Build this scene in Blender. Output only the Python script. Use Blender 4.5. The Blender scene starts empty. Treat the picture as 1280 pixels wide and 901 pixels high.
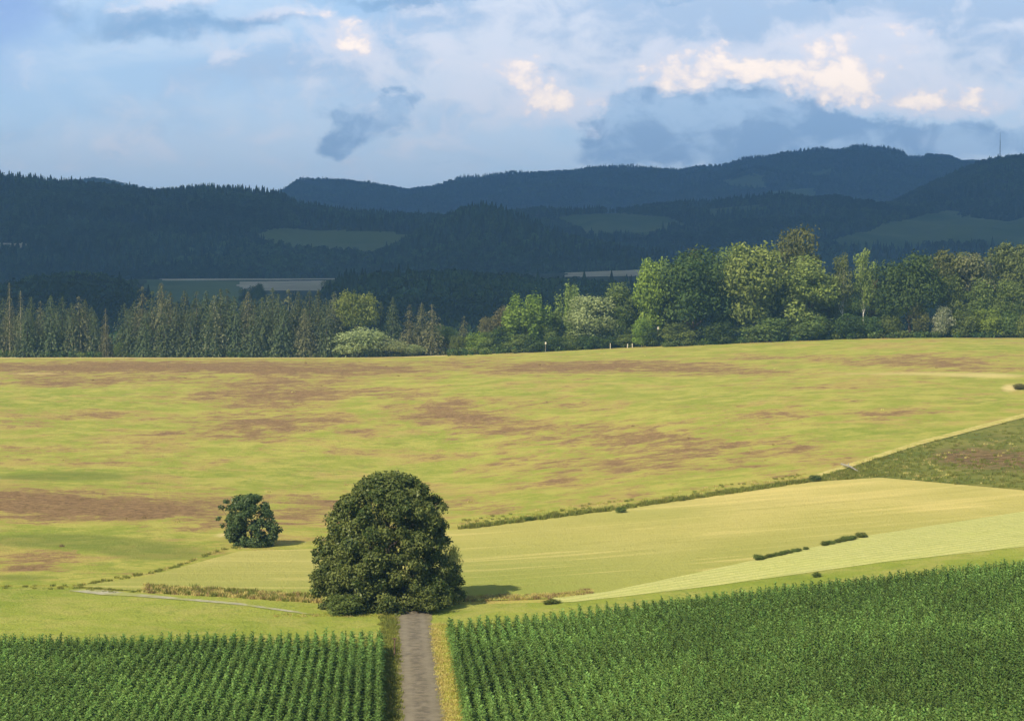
import bpy, math, random
import numpy as np
from mathutils import Vector

rng = np.random.default_rng(7)
random.seed(7)
scene = bpy.context.scene
COL = scene.collection

# ------------------------------------------------------------------ camera
F = 70.0 * 1280 / 36.0            # focal length in photo pixels
EYE = 377.0                       # photo row of the eye level
HC = 28.0                         # camera height above the valley floor
PITCH = math.atan((450.5 - EYE) / F)
CP, SP = math.cos(PITCH), math.sin(PITCH)
cam_d = bpy.data.cameras.new('camera')
cam_d.lens = 70; cam_d.sensor_width = 36; cam_d.clip_start = 1; cam_d.clip_end = 40000
cam = bpy.data.objects.new('camera', cam_d)
cam.location = (0, 0, HC); cam.rotation_euler = (math.radians(90) - PITCH, 0, 0)
COL.objects.link(cam); scene.camera = cam

def ray(u, v):
    u = np.asarray(u, float); v = np.asarray(v, float)
    cx = (u - 640) / F; cy = -(v - 450.5) / F
    return cx, CP + cy * SP + 0 * cx, -SP + cy * CP + 0 * cx
def to_px(x, y, z):
    z = z - HC
    d = y * CP - z * SP; up = y * SP + z * CP
    return 640 + F * x / d, 450.5 - F * up / d

# ------------------------------------------------------------------ terrain height
def pchip(xs, ys):
    xs = np.array(xs, float); ys = np.array(ys, float)
    h = np.diff(xs); d = np.diff(ys) / h; m = np.zeros_like(ys)
    for i in range(1, len(xs) - 1):
        if d[i-1] * d[i] > 0:
            w1 = 2*h[i] + h[i-1]; w2 = h[i] + 2*h[i-1]
            m[i] = (w1 + w2) / (w1 / d[i-1] + w2 / d[i])
    def f(x):
        x = np.clip(np.asarray(x, float), xs[0], xs[-1])
        i = np.clip(np.searchsorted(xs, x) - 1, 0, len(xs) - 2)
        t = (x - xs[i]) / h[i]
        return ((2*t**3 - 3*t**2 + 1) * ys[i] + (t**3 - 2*t**2 + t) * h[i] * m[i]
                + (-2*t**3 + 3*t**2) * ys[i+1] + (t**3 - t**2) * h[i] * m[i+1])
    return f
def sstep(a, b, x):
    t = np.clip((np.asarray(x, float) - a) / (b - a), 0, 1)
    return t * t * (3 - 2 * t)
base_z = pchip([-9000, -400, 0, 60, 100, 125, 190, 230, 330, 420, 520, 600, 650, 690, 800, 1000, 1400, 9000],
               [20, 24, 19, 8, 1.5, 0.0, 0.0, -1.2, -1.5, 2.0, 6.2, 9.0, 9.7, 8.0, 2.5, -6, -10, -10])
def path_x(y): return -0.064 * y + 2.5
def height(x, y):
    x = np.asarray(x, float); y = np.asarray(y, float)
    xr = x - path_x(y)
    s = np.maximum(xr - 3, 0)
    near = 0.09 * s * s / (s + 6) * (1 - 0.0006 * np.minimum(s, 300))
    far = 7.0 * sstep(-60, 135, x)
    w = sstep(250, 600, y)
    side = (near * (1 - w) + far * w) * (1 - sstep(760, 1300, y)) * sstep(20, 110, y)
    roll = 0.55 * np.sin(x / 31 + y / 60) * sstep(210, 320, y) * (1 - sstep(560, 640, y)) \
        + 0.35 * np.sin(x / 17 - y / 43 + 1) * sstep(230, 330, y) * (1 - sstep(560, 640, y))
    return base_z(y) + side + roll
def hit(u, v, lift=0.0):
    """world point where the line of sight through photo pixel (u, v) meets the terrain"""
    u = np.atleast_1d(np.asarray(u, float)); v = np.atleast_1d(np.asarray(v, float))
    dx, dy, dz = ray(u, v)
    lo = np.full(u.shape, 60.0); hi = np.full(u.shape, 720.0); found = np.zeros(u.shape, bool)
    prev = lo.copy()
    for t in np.arange(60, 720, 1.0):
        x = dx / dy * t; z = HC + dz / dy * t
        under = (z < height(x, t + 0 * x) + lift) & ~found
        hi[under] = t; lo[under] = t - 1.0; found |= under
    for _ in range(18):
        mid = (lo + hi) / 2; x = dx / dy * mid; z = HC + dz / dy * mid
        b = z < height(x, mid) + lift
        hi = np.where(b, mid, hi); lo = np.where(b, lo, mid)
    return dx / dy * hi, hi

# ------------------------------------------------------------------ helpers
def tag(o, label=None, cat=None, group=None, kind=None):
    if label: o['label'] = label
    if cat: o['category'] = cat
    if group: o['group'] = group
    if kind: o['kind'] = kind
    return o
def link(o, parent=None):
    COL.objects.link(o)
    if parent is not None: o.parent = parent
    return o
def mesh_np(name, V, Q, smooth=False, attrs=None, mats=(), tri=False):
    V = np.asarray(V, np.float32); Q = np.asarray(Q, np.int32); k = Q.shape[1]
    me = bpy.data.meshes.new(name)
    me.vertices.add(len(V)); me.vertices.foreach_set('co', V.ravel())
    me.loops.add(Q.size); me.loops.foreach_set('vertex_index', Q.ravel())
    me.polygons.add(len(Q))
    me.polygons.foreach_set('loop_start', np.arange(0, Q.size, k, dtype=np.int32))
    me.polygons.foreach_set('loop_total', np.full(len(Q), k, np.int32))
    if smooth: me.polygons.foreach_set('use_smooth', np.ones(len(Q), bool))
    for an, (dom, arr) in (attrs or {}).items():
        a = me.attributes.new(an, 'FLOAT', dom); a.data.foreach_set('value', np.asarray(arr, np.float32))
    for m in mats: me.materials.append(m)
    me.update(calc_edges=True)
    return me
def grid_mesh(name, X, Y, Z, **kw):
    n, m = X.shape
    i = np.arange(n * m).reshape(n, m)
    Q = np.stack([i[:-1, :-1], i[:-1, 1:], i[1:, 1:], i[1:, :-1]], -1).reshape(-1, 4)
    return mesh_np(name, np.stack([X, Y, Z], -1).reshape(-1, 3), Q, smooth=True, **kw)
def obj(name, me, parent=None): return link(bpy.data.objects.new(name, me), parent)
def empty(name, loc, rz=0.0, scale=(1, 1, 1)):
    o = bpy.data.objects.new(name, None); o.empty_display_size = 0.3
    o.location = loc; o.rotation_euler = (0, 0, rz); o.scale = scale
    return link(o)
class MB:                      # collects boxes and tubes into ONE mesh
    def __init__(s): s.v = []; s.f = []
    def box(s, c, d, rz=0, tilt=0):
        b = len(s.v); ca, sa = math.cos(rz), math.sin(rz); ct, st = math.cos(tilt), math.sin(tilt)
        for z in (-1, 1):
            for x, y in ((-1, -1), (1, -1), (1, 1), (-1, 1)):
                px, py, pz = x*d[0]/2, y*d[1]/2, z*d[2]/2
                px, pz = px*ct + pz*st, -px*st + pz*ct
                s.v.append((c[0] + px*ca - py*sa, c[1] + px*sa + py*ca, c[2] + pz))
        s.f += [(b, b+3, b+2, b+1), (b+4, b+5, b+6, b+7)] + [(b+i, b+(i+1) % 4, b+4+(i+1) % 4, b+4+i) for i in range(4)]
    def tube(s, pts, rad, n=7):
        pts = [Vector(p) for p in pts]; b0 = len(s.v)
        for i, p in enumerate(pts):
            d = (pts[min(i+1, len(pts)-1)] - pts[max(i-1, 0)]).normalized()
            a = d.cross(Vector((0.31, 0.95, 0.05))).normalized(); c = d.cross(a)
            for k in range(n):
                t = 2*math.pi*k/n
                s.v.append(tuple(p + (a*math.cos(t) + c*math.sin(t)) * rad[i]))
        for i in range(len(pts)-1):
            for k in range(n):
                s.f.append((b0+i*n+k, b0+i*n+(k+1) % n, b0+(i+1)*n+(k+1) % n, b0+(i+1)*n+k))
        s.f.append(tuple(range(b0, b0+n))[::-1]); s.f.append(tuple(range(b0+(len(pts)-1)*n, b0+len(pts)*n)))
    def mesh(s, name, mat, bevel=0):
        me = bpy.data.meshes.new(name); me.from_pydata(s.v, [], s.f); me.materials.append(mat); me.update()
        return me

# ------------------------------------------------------------------ node helpers
class S:
    """a socket that understands arithmetic"""
    def __init__(s, nt, sock): s.nt, s.k = nt, sock
    def _m(s, op, *a, clamp=False):
        n = s.nt.nodes.new('ShaderNodeMath'); n.operation = op; n.use_clamp = clamp
        for i, q in enumerate((s,) + a):
            if isinstance(q, S): s.nt.links.new(q.k, n.inputs[i])
            else: n.inputs[i].default_value = q
        return S(s.nt, n.outputs[0])
    def __add__(s, o): return s._m('ADD', o)
    def __sub__(s, o): return s._m('SUBTRACT', o)
    def __mul__(s, o): return s._m('MULTIPLY', o)
    def __truediv__(s, o): return s._m('DIVIDE', o)
    def sub_from(s, c): return (s * -1.0) + c
    def clamp(s): return s._m('ADD', 0.0, clamp=True)
    def max(s, o): return s._m('MAXIMUM', o)
    def min(s, o): return s._m('MINIMUM', o)
    def abs(s): return s._m('ABSOLUTE')
    def step(s, a, b):
        n = s.nt.nodes.new('ShaderNodeMapRange'); n.interpolation_type = 'SMOOTHSTEP'
        s.nt.links.new(s.k, n.inputs['Value'])
        n.inputs['From Min'].default_value = a; n.inputs['From Max'].default_value = b
        return S(s.nt, n.outputs['Result'])
def mixc(nt, f, a, b):
    n = nt.nodes.new('ShaderNodeMix'); n.data_type = 'RGBA'
    for q, i in ((f, 0), (a, 6), (b, 7)):
        if isinstance(q, S): nt.links.new(q.k, n.inputs[i])
        elif i == 0: n.inputs[0].default_value = q
        else: n.inputs[i].default_value = (*q, 1)
    return S(nt, n.outputs[2])
def noise(nt, vec, scale, detail=3, rough=0.55, dist=0.0):
    n = nt.nodes.new('ShaderNodeTexNoise'); n.inputs['Scale'].default_value = scale
    n.inputs['Detail'].default_value = detail; n.inputs['Roughness'].default_value = rough
    n.inputs['Distortion'].default_value = dist
    if vec is not None: nt.links.new(vec.k, n.inputs['Vector'])
    return S(nt, n.outputs['Fac'])
def attr(nt, name):
    n = nt.nodes.new('ShaderNodeAttribute'); n.attribute_name = name
    return S(nt, n.outputs['Fac'])
def new_mat(name):
    m = bpy.data.materials.new(name); m.use_nodes = True; nt = m.node_tree
    nt.nodes.clear()
    out = nt.nodes.new('ShaderNodeOutputMaterial')
    geo = nt.nodes.new('ShaderNodeNewGeometry')
    return m, nt, out, S(nt, geo.outputs['Position'])
def bsdf(nt, out, col, rough=0.9, spec=0.2, bump=None, bdist=0.1):
    b = nt.nodes.new('ShaderNodeBsdfPrincipled')
    if isinstance(col, S): nt.links.new(col.k, b.inputs['Base Color'])
    else: b.inputs['Base Color'].default_value = (*col, 1)
    b.inputs['Roughness'].default_value = rough; b.inputs['Specular IOR Level'].default_value = spec
    if bump is not None:
        n = nt.nodes.new('ShaderNodeBump'); n.inputs['Distance'].default_value = bdist; n.inputs['Strength'].default_value = 1
        nt.links.new(bump.k, n.inputs['Height']); nt.links.new(n.outputs[0], b.inputs['Normal'])
    nt.links.new(b.outputs[0], out.inputs['Surface'])
    return b
def leaf_mat(name, dark, light, trans=0.3, gloss=0.0, rnd=0.25, stand=None):
    """foliage: leaf to leaf variation of the leaf colour, a share of light let through"""
    m, nt, out, P = new_mat(name)
    oi = nt.nodes.new('ShaderNodeObjectInfo')
    r = S(nt, oi.outputs['Random'])
    t = attr(nt, 'tint')
    c = mixc(nt, t, dark, light)
    hsv = nt.nodes.new('ShaderNodeHueSaturation')
    nt.links.new(c.k, hsv.inputs['Color'])
    val = r * rnd + (1 - rnd / 2)
    if stand:
        ns = noise(nt, P, stand[0], 4, .6)
        val = val * (ns.step(.35, .65) * (stand[2] - stand[1]) + stand[1])
    nt.links.new(val.k, hsv.inputs['Value'])
    nt.links.new((r * 0.03 + 0.485).k, hsv.inputs['Hue'])
    d = nt.nodes.new('ShaderNodeBsdfDiffuse'); tr = nt.nodes.new('ShaderNodeBsdfTranslucent')
    nt.links.new(hsv.outputs[0], d.inputs[0]); nt.links.new(hsv.outputs[0], tr.inputs[0])
    mx = nt.nodes.new('ShaderNodeMixShader'); mx.inputs[0].default_value = trans
    nt.links.new(d.outputs[0], mx.inputs[1]); nt.links.new(tr.outputs[0], mx.inputs[2])
    last = mx
    if gloss:
        g = nt.nodes.new('ShaderNodeBsdfGlossy'); g.inputs['Roughness'].default_value = 0.42
        g.inputs[0].default_value = (0.9, 0.95, 0.9, 1)
        m2 = nt.nodes.new('ShaderNodeMixShader'); m2.inputs[0].default_value = gloss
        nt.links.new(mx.outputs[0], m2.inputs[1]); nt.links.new(g.outputs[0], m2.inputs[2]); last = m2
    nt.links.new(last.outputs[0], out.inputs['Surface'])
    return m
def bark_mat(name, a, b):
    m, nt, out, P = new_mat(name)
    n = noise(nt, P, 3.0, 4)
    bsdf(nt, out, mixc(nt, n.step(0.35, 0.65), a, b), 0.95, 0.1, bump=n, bdist=0.05)
    return m

# ------------------------------------------------------------------ materials: leaves
M = {}
M['lone'] = leaf_mat('lone_tree_leaves', (0.028, 0.054, 0.013), (0.185, 0.200, 0.055), 0.24, 0.01)
M['bush'] = leaf_mat('bush_leaves', (0.030, 0.055, 0.018), (0.135, 0.170, 0.062), 0.24, 0.01)
M['light'] = leaf_mat('light_green_leaves', (0.080, 0.125, 0.026), (0.30, 0.36, 0.10), 0.3)
M['bright'] = leaf_mat('bright_green_leaves', (0.085, 0.145, 0.022), (0.29, 0.38, 0.075), 0.32)
M['mid'] = leaf_mat('mid_green_leaves', (0.048, 0.080, 0.020), (0.20, 0.245, 0.070), 0.28)
M['dark'] = leaf_mat('dark_green_leaves', (0.024, 0.050, 0.016), (0.105, 0.150, 0.046), 0.22)
M['olive'] = leaf_mat('olive_leaves', (0.055, 0.068, 0.022), (0.165, 0.180, 0.062), 0.22)
M['silver'] = leaf_mat('silver_willow_leaves', (0.14, 0.18, 0.065), (0.40, 0.44, 0.20), 0.28)
M['rust'] = leaf_mat('rusty_pink_leaves', (0.085, 0.085, 0.036), (0.20, 0.175, 0.080), 0.22)
M['spruce'] = leaf_mat('spruce_needles', (0.026, 0.046, 0.022), (0.125, 0.145, 0.066), 0.12)
M['spruce_pale'] = leaf_mat('pale_spruce_needles', (0.050, 0.066, 0.030), (0.215, 0.215, 0.105), 0.12)
M['spruce_brown'] = leaf_mat('browning_spruce_needles', (0.055, 0.060, 0.028), (0.175, 0.165, 0.082), 0.1)
M['pale_flower'] = leaf_mat('pale_blossom_leaves', (0.16, 0.19, 0.08), (0.36, 0.36, 0.25), 0.25)
M['yellow'] = leaf_mat('pale_yellow_leaves', (0.32, 0.32, 0.09), (0.62, 0.58, 0.20), 0.3)
M['maize'] = leaf_mat('maize_leaves', (0.052, 0.110, 0.020), (0.220, 0.335, 0.085), 0.34, 0.015, 0.75, (0.06, .78, 1.2))
M['forest_con'] = leaf_mat('far_conifer_needles', (0.006, 0.013, 0.007), (0.020, 0.034, 0.017), 0.05, 0, 0.8, (.0045, .45, 1.9))
M['forest_dec'] = leaf_mat('far_woodland_leaves', (0.010, 0.021, 0.009), (0.034, 0.054, 0.020), 0.08, 0, 0.8, (.0045, .45, 1.9))
M['grass_green'] = leaf_mat('green_grass_blades', (0.27, 0.29, 0.05), (0.46, 0.43, 0.10), 0.4)
M['grass_rough'] = leaf_mat('rough_green_blades', (0.14, 0.17, 0.035), (0.30, 0.30, 0.08), 0.4)
M['grass_brown'] = leaf_mat('red_brown_sorrel_stalks', (0.20, 0.135, 0.065), (0.38, 0.27, 0.13), 0.4)
M['grass_straw'] = leaf_mat('straw_grass_blades', (0.38, 0.31, 0.09), (0.62, 0.53, 0.20), 0.3)
M['bark'] = bark_mat('dark_bark', (0.06, 0.045, 0.03), (0.13, 0.10, 0.07))
M['bark_pale'] = bark_mat('pale_bark', (0.30, 0.25, 0.18), (0.50, 0.44, 0.34))
M['bark_birch'] = bark_mat('white_birch_bark', (0.45, 0.42, 0.36), (0.72, 0.70, 0.64))
M['wood'] = bark_mat('weathered_wood', (0.10, 0.065, 0.04), (0.22, 0.15, 0.10))
M['wood_pale'] = bark_mat('pale_bleached_wood', (0.50, 0.44, 0.33), (0.68, 0.62, 0.48))
M['wood_grey'] = bark_mat('grey_dead_wood', (0.19, 0.18, 0.15), (0.32, 0.30, 0.26))

# ------------------------------------------------------------------ ground materials
def grass_material(name, kind):
    m, nt, out, P = new_mat(name)
    big = noise(nt, P, 0.022, 6, 0.6, 0.4); med = noise(nt, P, 0.10, 8, 0.68, 0.3)
    small = noise(nt, P, 0.7, 4, 0.65); fine = noise(nt, P, 3.5, 3, 0.7)
    tex = med * 0.4 + small * 0.35 + fine * 0.25
    if kind == 'meadow':
        dry, pale, lush = attr(nt, 'dry'), attr(nt, 'pale'), attr(nt, 'lush')
        m2 = noise(nt, P, 0.20, 9, 0.72, 0.4); m3 = noise(nt, P, 0.05, 8, 0.68, 0.6); m4 = noise(nt, P, 0.11, 9, 0.72, 0.3); sp_ = noise(nt, P, 1.1, 6, 0.78)
        c = mixc(nt, m4.step(0.40, 0.60), (0.228, 0.258, 0.044), (0.335, 0.320, 0.076))
        c = mixc(nt, (m2 + (lush - .3) * 0.10).step(0.50, 0.62) * .7, c, (0.160, 0.215, 0.030))
        c = mixc(nt, m3.step(0.48, 0.62) * 0.7, c, (0.350, 0.275, 0.090))
        c = mixc(nt, sp_.step(0.54, 0.66) * 0.5, c, (0.44, 0.37, 0.13))
        patch = dry * 1.45 + 0.02 + (m2 - 0.5) * 5.0 + (m3 - 0.5) * 3.2 + (sp_ - 0.5) * 3.6 - lush * 0.35
        c = mixc(nt, patch.step(0.10, 0.62) * 0.7, c, (0.315, 0.232, 0.080))
        c = mixc(nt, (lush - 1.05).step(-.1, .3) * .75, c, mixc(nt, m2.step(.42, .58), (0.115, 0.150, 0.030), (0.185, 0.195, 0.046)))
        c = mixc(nt, patch.step(0.40, 1.20) * 0.92, c, mixc(nt, sp_.step(0.40, 0.60), (0.118, 0.072, 0.042), (0.255, 0.160, 0.084)))
        c = mixc(nt, (pale + (tex - 0.5) * 0.6).step(0.35, 0.8) * 0.85, c, (0.56, 0.45, 0.21))
    elif kind == 'mown':
        c = mixc(nt, big.step(0.35, 0.65), (0.36, 0.330, 0.100), (0.46, 0.392, 0.142))
        grn = attr(nt, 'lush')
        c = mixc(nt, grn * 0.8, c, (0.205, 0.245, 0.050))
        mp = nt.nodes.new('ShaderNodeMapping'); mp.inputs['Rotation'].default_value = (0, 0, math.radians(-70)); mp.inputs['Scale'].default_value = (0.05, 0.9, 1)
        nt.links.new(P.k, mp.inputs[0])
        w = noise(nt, S(nt, mp.outputs[0]), 0.35, 4, .6, .8)
        c = mixc(nt, w.step(0.50, 0.72) * 0.55, c, (0.56, 0.46, 0.175))
        c = mixc(nt, w.step(0.46, 0.30) * 0.35, c, (0.26, 0.255, 0.068))
        c = mixc(nt, tex.step(0.50, 0.72) * 0.4, c, (0.26, 0.25, 0.07))
    elif kind == 'wheat':
        c = mixc(nt, tex.step(0.35, 0.65), (0.36, 0.37, 0.13), (0.50, 0.48, 0.19))
        wv = nt.nodes.new('ShaderNodeTexWave'); wv.inputs['Scale'].default_value = 0.22
        wv.inputs['Distortion'].default_value = 1.2; wv.inputs['Detail'].default_value = 2
        mp = nt.nodes.new('ShaderNodeMapping'); mp.inputs['Rotation'].default_value = (0, 0, math.radians(66))
        nt.links.new(P.k, mp.inputs[0]); nt.links.new(mp.outputs[0], wv.inputs[0])
        c = mixc(nt, S(nt, wv.outputs['Fac']).step(0.62, 0.97) * 0.6, c, (0.28, 0.31, 0.09))
        c = mixc(nt, med.step(.45, .62)*.4, c, (0.34, .37, .10))
    elif kind == 'rough':
        dry = attr(nt, 'dry')
        c = mixc(nt, med.step(0.35, 0.65), (0.095, 0.120, 0.028), (0.185, 0.185, 0.048))
        patch = dry + (tex - 0.5) * 1.8
        c = mixc(nt, patch.step(0.35, 0.75) * 0.9, c, mixc(nt, small.step(0.4, 0.6), (0.090, 0.058, 0.034), (0.20, 0.135, 0.070)))
    elif kind == 'lush':
        c = mixc(nt, big.step(0.4, 0.6), (0.190, 0.235, 0.036), (0.245, 0.275, 0.050))
        c = mixc(nt, noise(nt, P, .16, 8, .72, .4).step(0.46, 0.60) * 0.6, c, (0.315, 0.295, 0.085))
        c = mixc(nt, noise(nt, P, .5, 8, .75, .2).step(0.50, 0.64) * 0.5, c, (0.135, .185, .030))
    else:
        c = mixc(nt, tex.step(0.35, 0.65), (0.10, 0.13, 0.03), (0.17, 0.19, 0.05))
    bsdf(nt, out, c, 1.0, 0.05, bump=small * 0.5 + fine * 0.5 + med * 1.2, bdist=0.35)
    return m
G_meadow = grass_material('meadow_grass', 'meadow')
G_mown = grass_material('mown_grass', 'mown')
G_wheat = grass_material('ripening_grain', 'wheat')
G_rough = grass_material('rough_grass', 'rough')
G_lush = grass_material('lush_grass', 'lush')
m, nt, out, P = new_mat('straw_edge')
n1 = noise(nt, P, 0.6, 5, 0.65)
bsdf(nt, out, mixc(nt, n1.step(0.40, 0.60), (0.30, 0.29, 0.075), (0.46, 0.39, 0.15)), 1.0, 0.05); G_straw = m
m, nt, out, P = new_mat('worn_path')
n1 = noise(nt, P, 1.4, 6, 0.7, 0.3); n2 = noise(nt, P, 5, 4, 0.75); n3 = noise(nt, P, 30, 2, 0.7)
c = mixc(nt, n1.step(0.35, 0.65), (0.100, 0.084, 0.062), (0.190, 0.162, 0.118))
c = mixc(nt, n2.step(0.55, 0.75) * 0.6, c, (0.115, 0.09, 0.078))
c = mixc(nt, attr(nt, 'edge') * n2.step(0.3, 0.6), c, (0.22, 0.19, 0.08))
c = mixc(nt, attr(nt, 'rut') * 0.5, c, (0.215, 0.187, 0.138))
bsdf(nt, out, c, 0.9, 0.25, bump=n2 * 0.6 + n3 * 0.4, bdist=0.03); G_path = m
m, nt, out, P = new_mat('pale_gravel')
n1 = noise(nt, P, 0.8, 4, 0.6)
bsdf(nt, out, mixc(nt, noise(nt, P, .25, 5, .7).step(.40, .60)*.8, mixc(nt, n1.step(0.35, 0.65), (0.27, 0.26, 0.18), (0.36, 0.34, 0.26)), (.25, .27, .055)), 0.95, 0.1); G_gravel = m
m, nt, out, P = new_mat('field_soil')
n1 = noise(nt, P, 2.0, 4, 0.6)
bsdf(nt, out, mixc(nt, n1, (0.030, 0.024, 0.016), (0.075, 0.058, 0.038)), 1.0, 0.05, bump=n1, bdist=0.1); G_soil = m

# ------------------------------------------------------------------ the ground: one sheet to the horizon
dry_blobs = [  # photo position, spread, strength of the red brown patches of the meadow
    (60, 459, 160, 6, .95), (250, 459, 190, 8, 1.0), (430, 462, 130, 8, .8), (60, 478, 90, 7, .75), (160, 474, 90, 6, .5), (560, 452, 60, 4, .4), (330, 480, 120, 9, .6),
    (300, 500, 90, 10, .7), (330, 530, 90, 16, .85), (380, 490, 80, 10, .5), (230, 540, 60, 6, .3), (300, 547, 45, 4, .6), (115, 520, 50, 5, .6), (30, 527, 45, 5, .65), (200, 541, 35, 3, .55),
    (190, 560, 60, 9, .25), (60, 565, 70, 12, .3), (150, 580, 60, 8, .35), (560, 515, 75, 13, .85), (620, 540, 80, 14, .6), (500, 495, 60, 6, .5), (440, 540, 30, 3, .5), (540, 570, 35, 5, .3),
    (760, 457, 130, 8, .95), (900, 465, 90, 5, .8), (660, 462, 70, 6, .6), (960, 447, 90, 4, .5), (1150, 446, 120, 4, .5), (1180, 455, 70, 6, .75), (1090, 453, 60, 5, .4), (1250, 462, 60, 4, .6),
    (760, 545, 90, 15, .6), (860, 560, 110, 20, .62), (960, 520, 50, 6, .5), (1000, 560, 60, 10, .4), (900, 585, 90, 8, .45), (750, 580, 80, 12, .5), (680, 600, 70, 10, .35),
    (1110, 518, 45, 5, .65), (1170, 512, 35, 3, .5), (1050, 500, 30, 3, .4), (980, 486, 40, 3, .5), (700, 505, 50, 6, .45), (640, 575, 50, 8, .3), (820, 620, 60, 5, .3),
    (70, 632, 130, 15, 1.05), (190, 635, 110, 14, .95), (20, 622, 60, 12, .8), (270, 648, 60, 8, .6), (400, 640, 60, 12, .65), (395, 625, 40, 6, .5), (600, 632, 55, 8, .55), (330, 660, 50, 6, .4),
    (40, 706, 40, 9, .9), (100, 690, 80, 8, .35), (250, 660, 40, 6, .4)]
lush_blobs = [(60, 500, 120, 14, .8), (150, 545, 100, 12, .6), (500, 545, 100, 14, .7), (400, 590, 150, 15, .7), (640, 490, 70, 8, .8), (100, 590, 120, 10, .9), (900, 498, 120, 10, .6),
              (1100, 540, 120, 10, .9), (60, 675, 150, 14, 1.6), (200, 692, 110, 16, 1.45), (20, 722, 110, 10, 1.3), (60, 597, 150, 7, 1.2), (1230, 500, 60, 8, .7), (980, 452, 70, 5, .7), (1230, 437, 60, 5, .8), (700, 560, 60, 8, .4)]
pale_blobs = [(1140, 467, 170, 4, .6), (980, 471, 60, 3, .3), (40, 467, 60, 2.5, .6), (1262, 485, 14, 7, .9), (275, 668, 18, 5, .8), (1240, 471, 60, 4, .5), (600, 462, 70, 3, .3)]
def blobs(u, v, L):
    r = np.zeros_like(u)
    for cu, cv, su, sv, a in L:
        r = np.maximum(r, 0) + a * np.exp(-((u - cu) / su) ** 2 - ((v - cv) / sv) ** 2) * (1 - 0.35 * np.clip(r, 0, 1))
    return r
def axis_pts(a, b, d, lo, hi, g):
    mid = list(np.arange(a, b + d, d)); L = []; s = d
    x = a
    while x > lo: s *= g; x -= s; L.append(x)
    R = []; s = d; x = b
    while x < hi: s *= g; x += s; R.append(x)
    return np.array(L[::-1] + mid + R)
gx = axis_pts(-230, 230, 2.2, -9000, 9000, 1.22)
gy = axis_pts(110, 700, 1.8, -2500, 12000, 1.22)
X, Y = np.meshgrid(gx, gy)
Z = height(X, Y)
ok = (Y > 100) & (Y < 720)
U, V = to_px(X, np.where(ok, Y, 300), Z)
dry = np.where(ok, blobs(U, V, dry_blobs), 0).clip(0, 1.2)
lush = np.where(ok, blobs(U, V, lush_blobs), 0).clip(0, 1.8)
crest = np.exp(-((Y - 652) / 9.0) ** 2) * 0.95 * (1 - 0.7 * sstep(60, 120, X))
pale = np.where(ok, blobs(U, V, pale_blobs), 0).clip(0, 1.1) + crest
me = grid_mesh('ground', X, Y, Z, mats=[G_meadow], attrs={'dry': ('POINT', dry.ravel()), 'lush': ('POINT', lush.ravel()), 'pale': ('POINT', pale.ravel())})
tag(obj('ground', me), kind='structure')

def vnoise(x, y, s, seed):
    r = np.random.default_rng(seed); g = r.random((64, 64))
    a = (x/s) % 64; b = (y/s) % 64; i = a.astype(int); j = b.astype(int); f = a-i; h = b-j
    f = f*f*(3-2*f); h = h*h*(3-2*h); i2 = (i+1) % 64; j2 = (j+1) % 64
    return (g[i, j]*(1-f)*(1-h) + g[i2, j]*f*(1-h) + g[i, j2]*(1-f)*h + g[i2, j2]*f*h)
def poly(pts):
    p = np.array(pts, float)
    return lambda u: np.interp(u, p[:, 0], p[:, 1])
def sheet(name, up, lo, u0, u1, mat, off, nu=160, nv=40, attrs=None):
    us = np.linspace(u0, u1, nu)
    xa, ya = hit(us, up(us)); xb, yb = hit(us, lo(us))
    t = np.linspace(0, 1, nv)[:, None]
    X = xb + (xa - xb) * t; Y = yb + (ya - yb) * t; Z = height(X, Y) + off
    A = {}
    if attrs:
        U, V = to_px(X, Y, Z)
        A = {k: ('POINT', f(U, V).ravel()) for k, f in attrs.items()}
    return tag(obj(name, grid_mesh(name, X, Y, Z, mats=[mat], attrs=A)), kind='structure')
B1 = poly([(380, 676), (575, 662), (650, 653), (760, 639), (900, 619), (1010, 603), (1100, 597), (1280, 613), (1500, 640)])
B2 = poly([(380, 752), (575, 752), (700, 748), (760, 740), (860, 719), (960, 697), (1080, 671), (1280, 640), (1500, 600)])
B3 = poly([(380, 758), (575, 757), (720, 753), (800, 744), (900, 732), (1000, 718), (1100, 704), (1280, 684), (1500, 656)])
WU = poly([(1005, 604), (1060, 586), (1150, 557), (1280, 523), (1500, 470)])
sheet('mown_field', B1, B2, 500, 1450, G_mown, 0.06, attrs={'lush': lambda u, v: (0.55 + .45*np.exp(-((u-640)/170)**2)) * sstep(655, 720, v - (v-v) + (u-640)*.06) + 0.5*np.exp(-((u-820)/120)**2-((v-640)/12)**2)})
sheet('rough_pasture', WU, B1, 1005, 1450, G_rough, 0.09, attrs={'dry': lambda u, v: blobs(u, v, [(1260, 575, 80, 20, .8), (1190, 570, 40, 14, .5), (1240, 545, 40, 8, .4)])})
sheet('dry_field_edge', lambda u: WU(u) - 5.5, lambda u: WU(u) - 0.5, 1012, 1450, G_straw, 0.12, nv=8)
sheet('grain_field', B2, B3, 690, 1450, G_wheat, 0.10)
sheet('grass_margin', lambda u: B3(u) - 0.5, lambda u: B3(u) + 45, 540, 1450, G_lush, 0.075)
LG_up = poly([(-200, 733), (0, 734), (90, 735), (170, 741), (300, 748), (420, 756), (560, 762)])
sheet('lush_grass', LG_up, lambda u: 0*u + 830, -200, 556, G_lush, 0.06)
sheet('mown_strip', poly([(90, 733), (180, 722), (260, 700), (300, 689), (400, 686), (520, 690)]), lambda u: LG_up(u) - 2, 92, 520, G_mown, 0.07,
      attrs={'lush': lambda u, v: 0.45 + 0.5*sstep(715, 740, v)})
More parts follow.
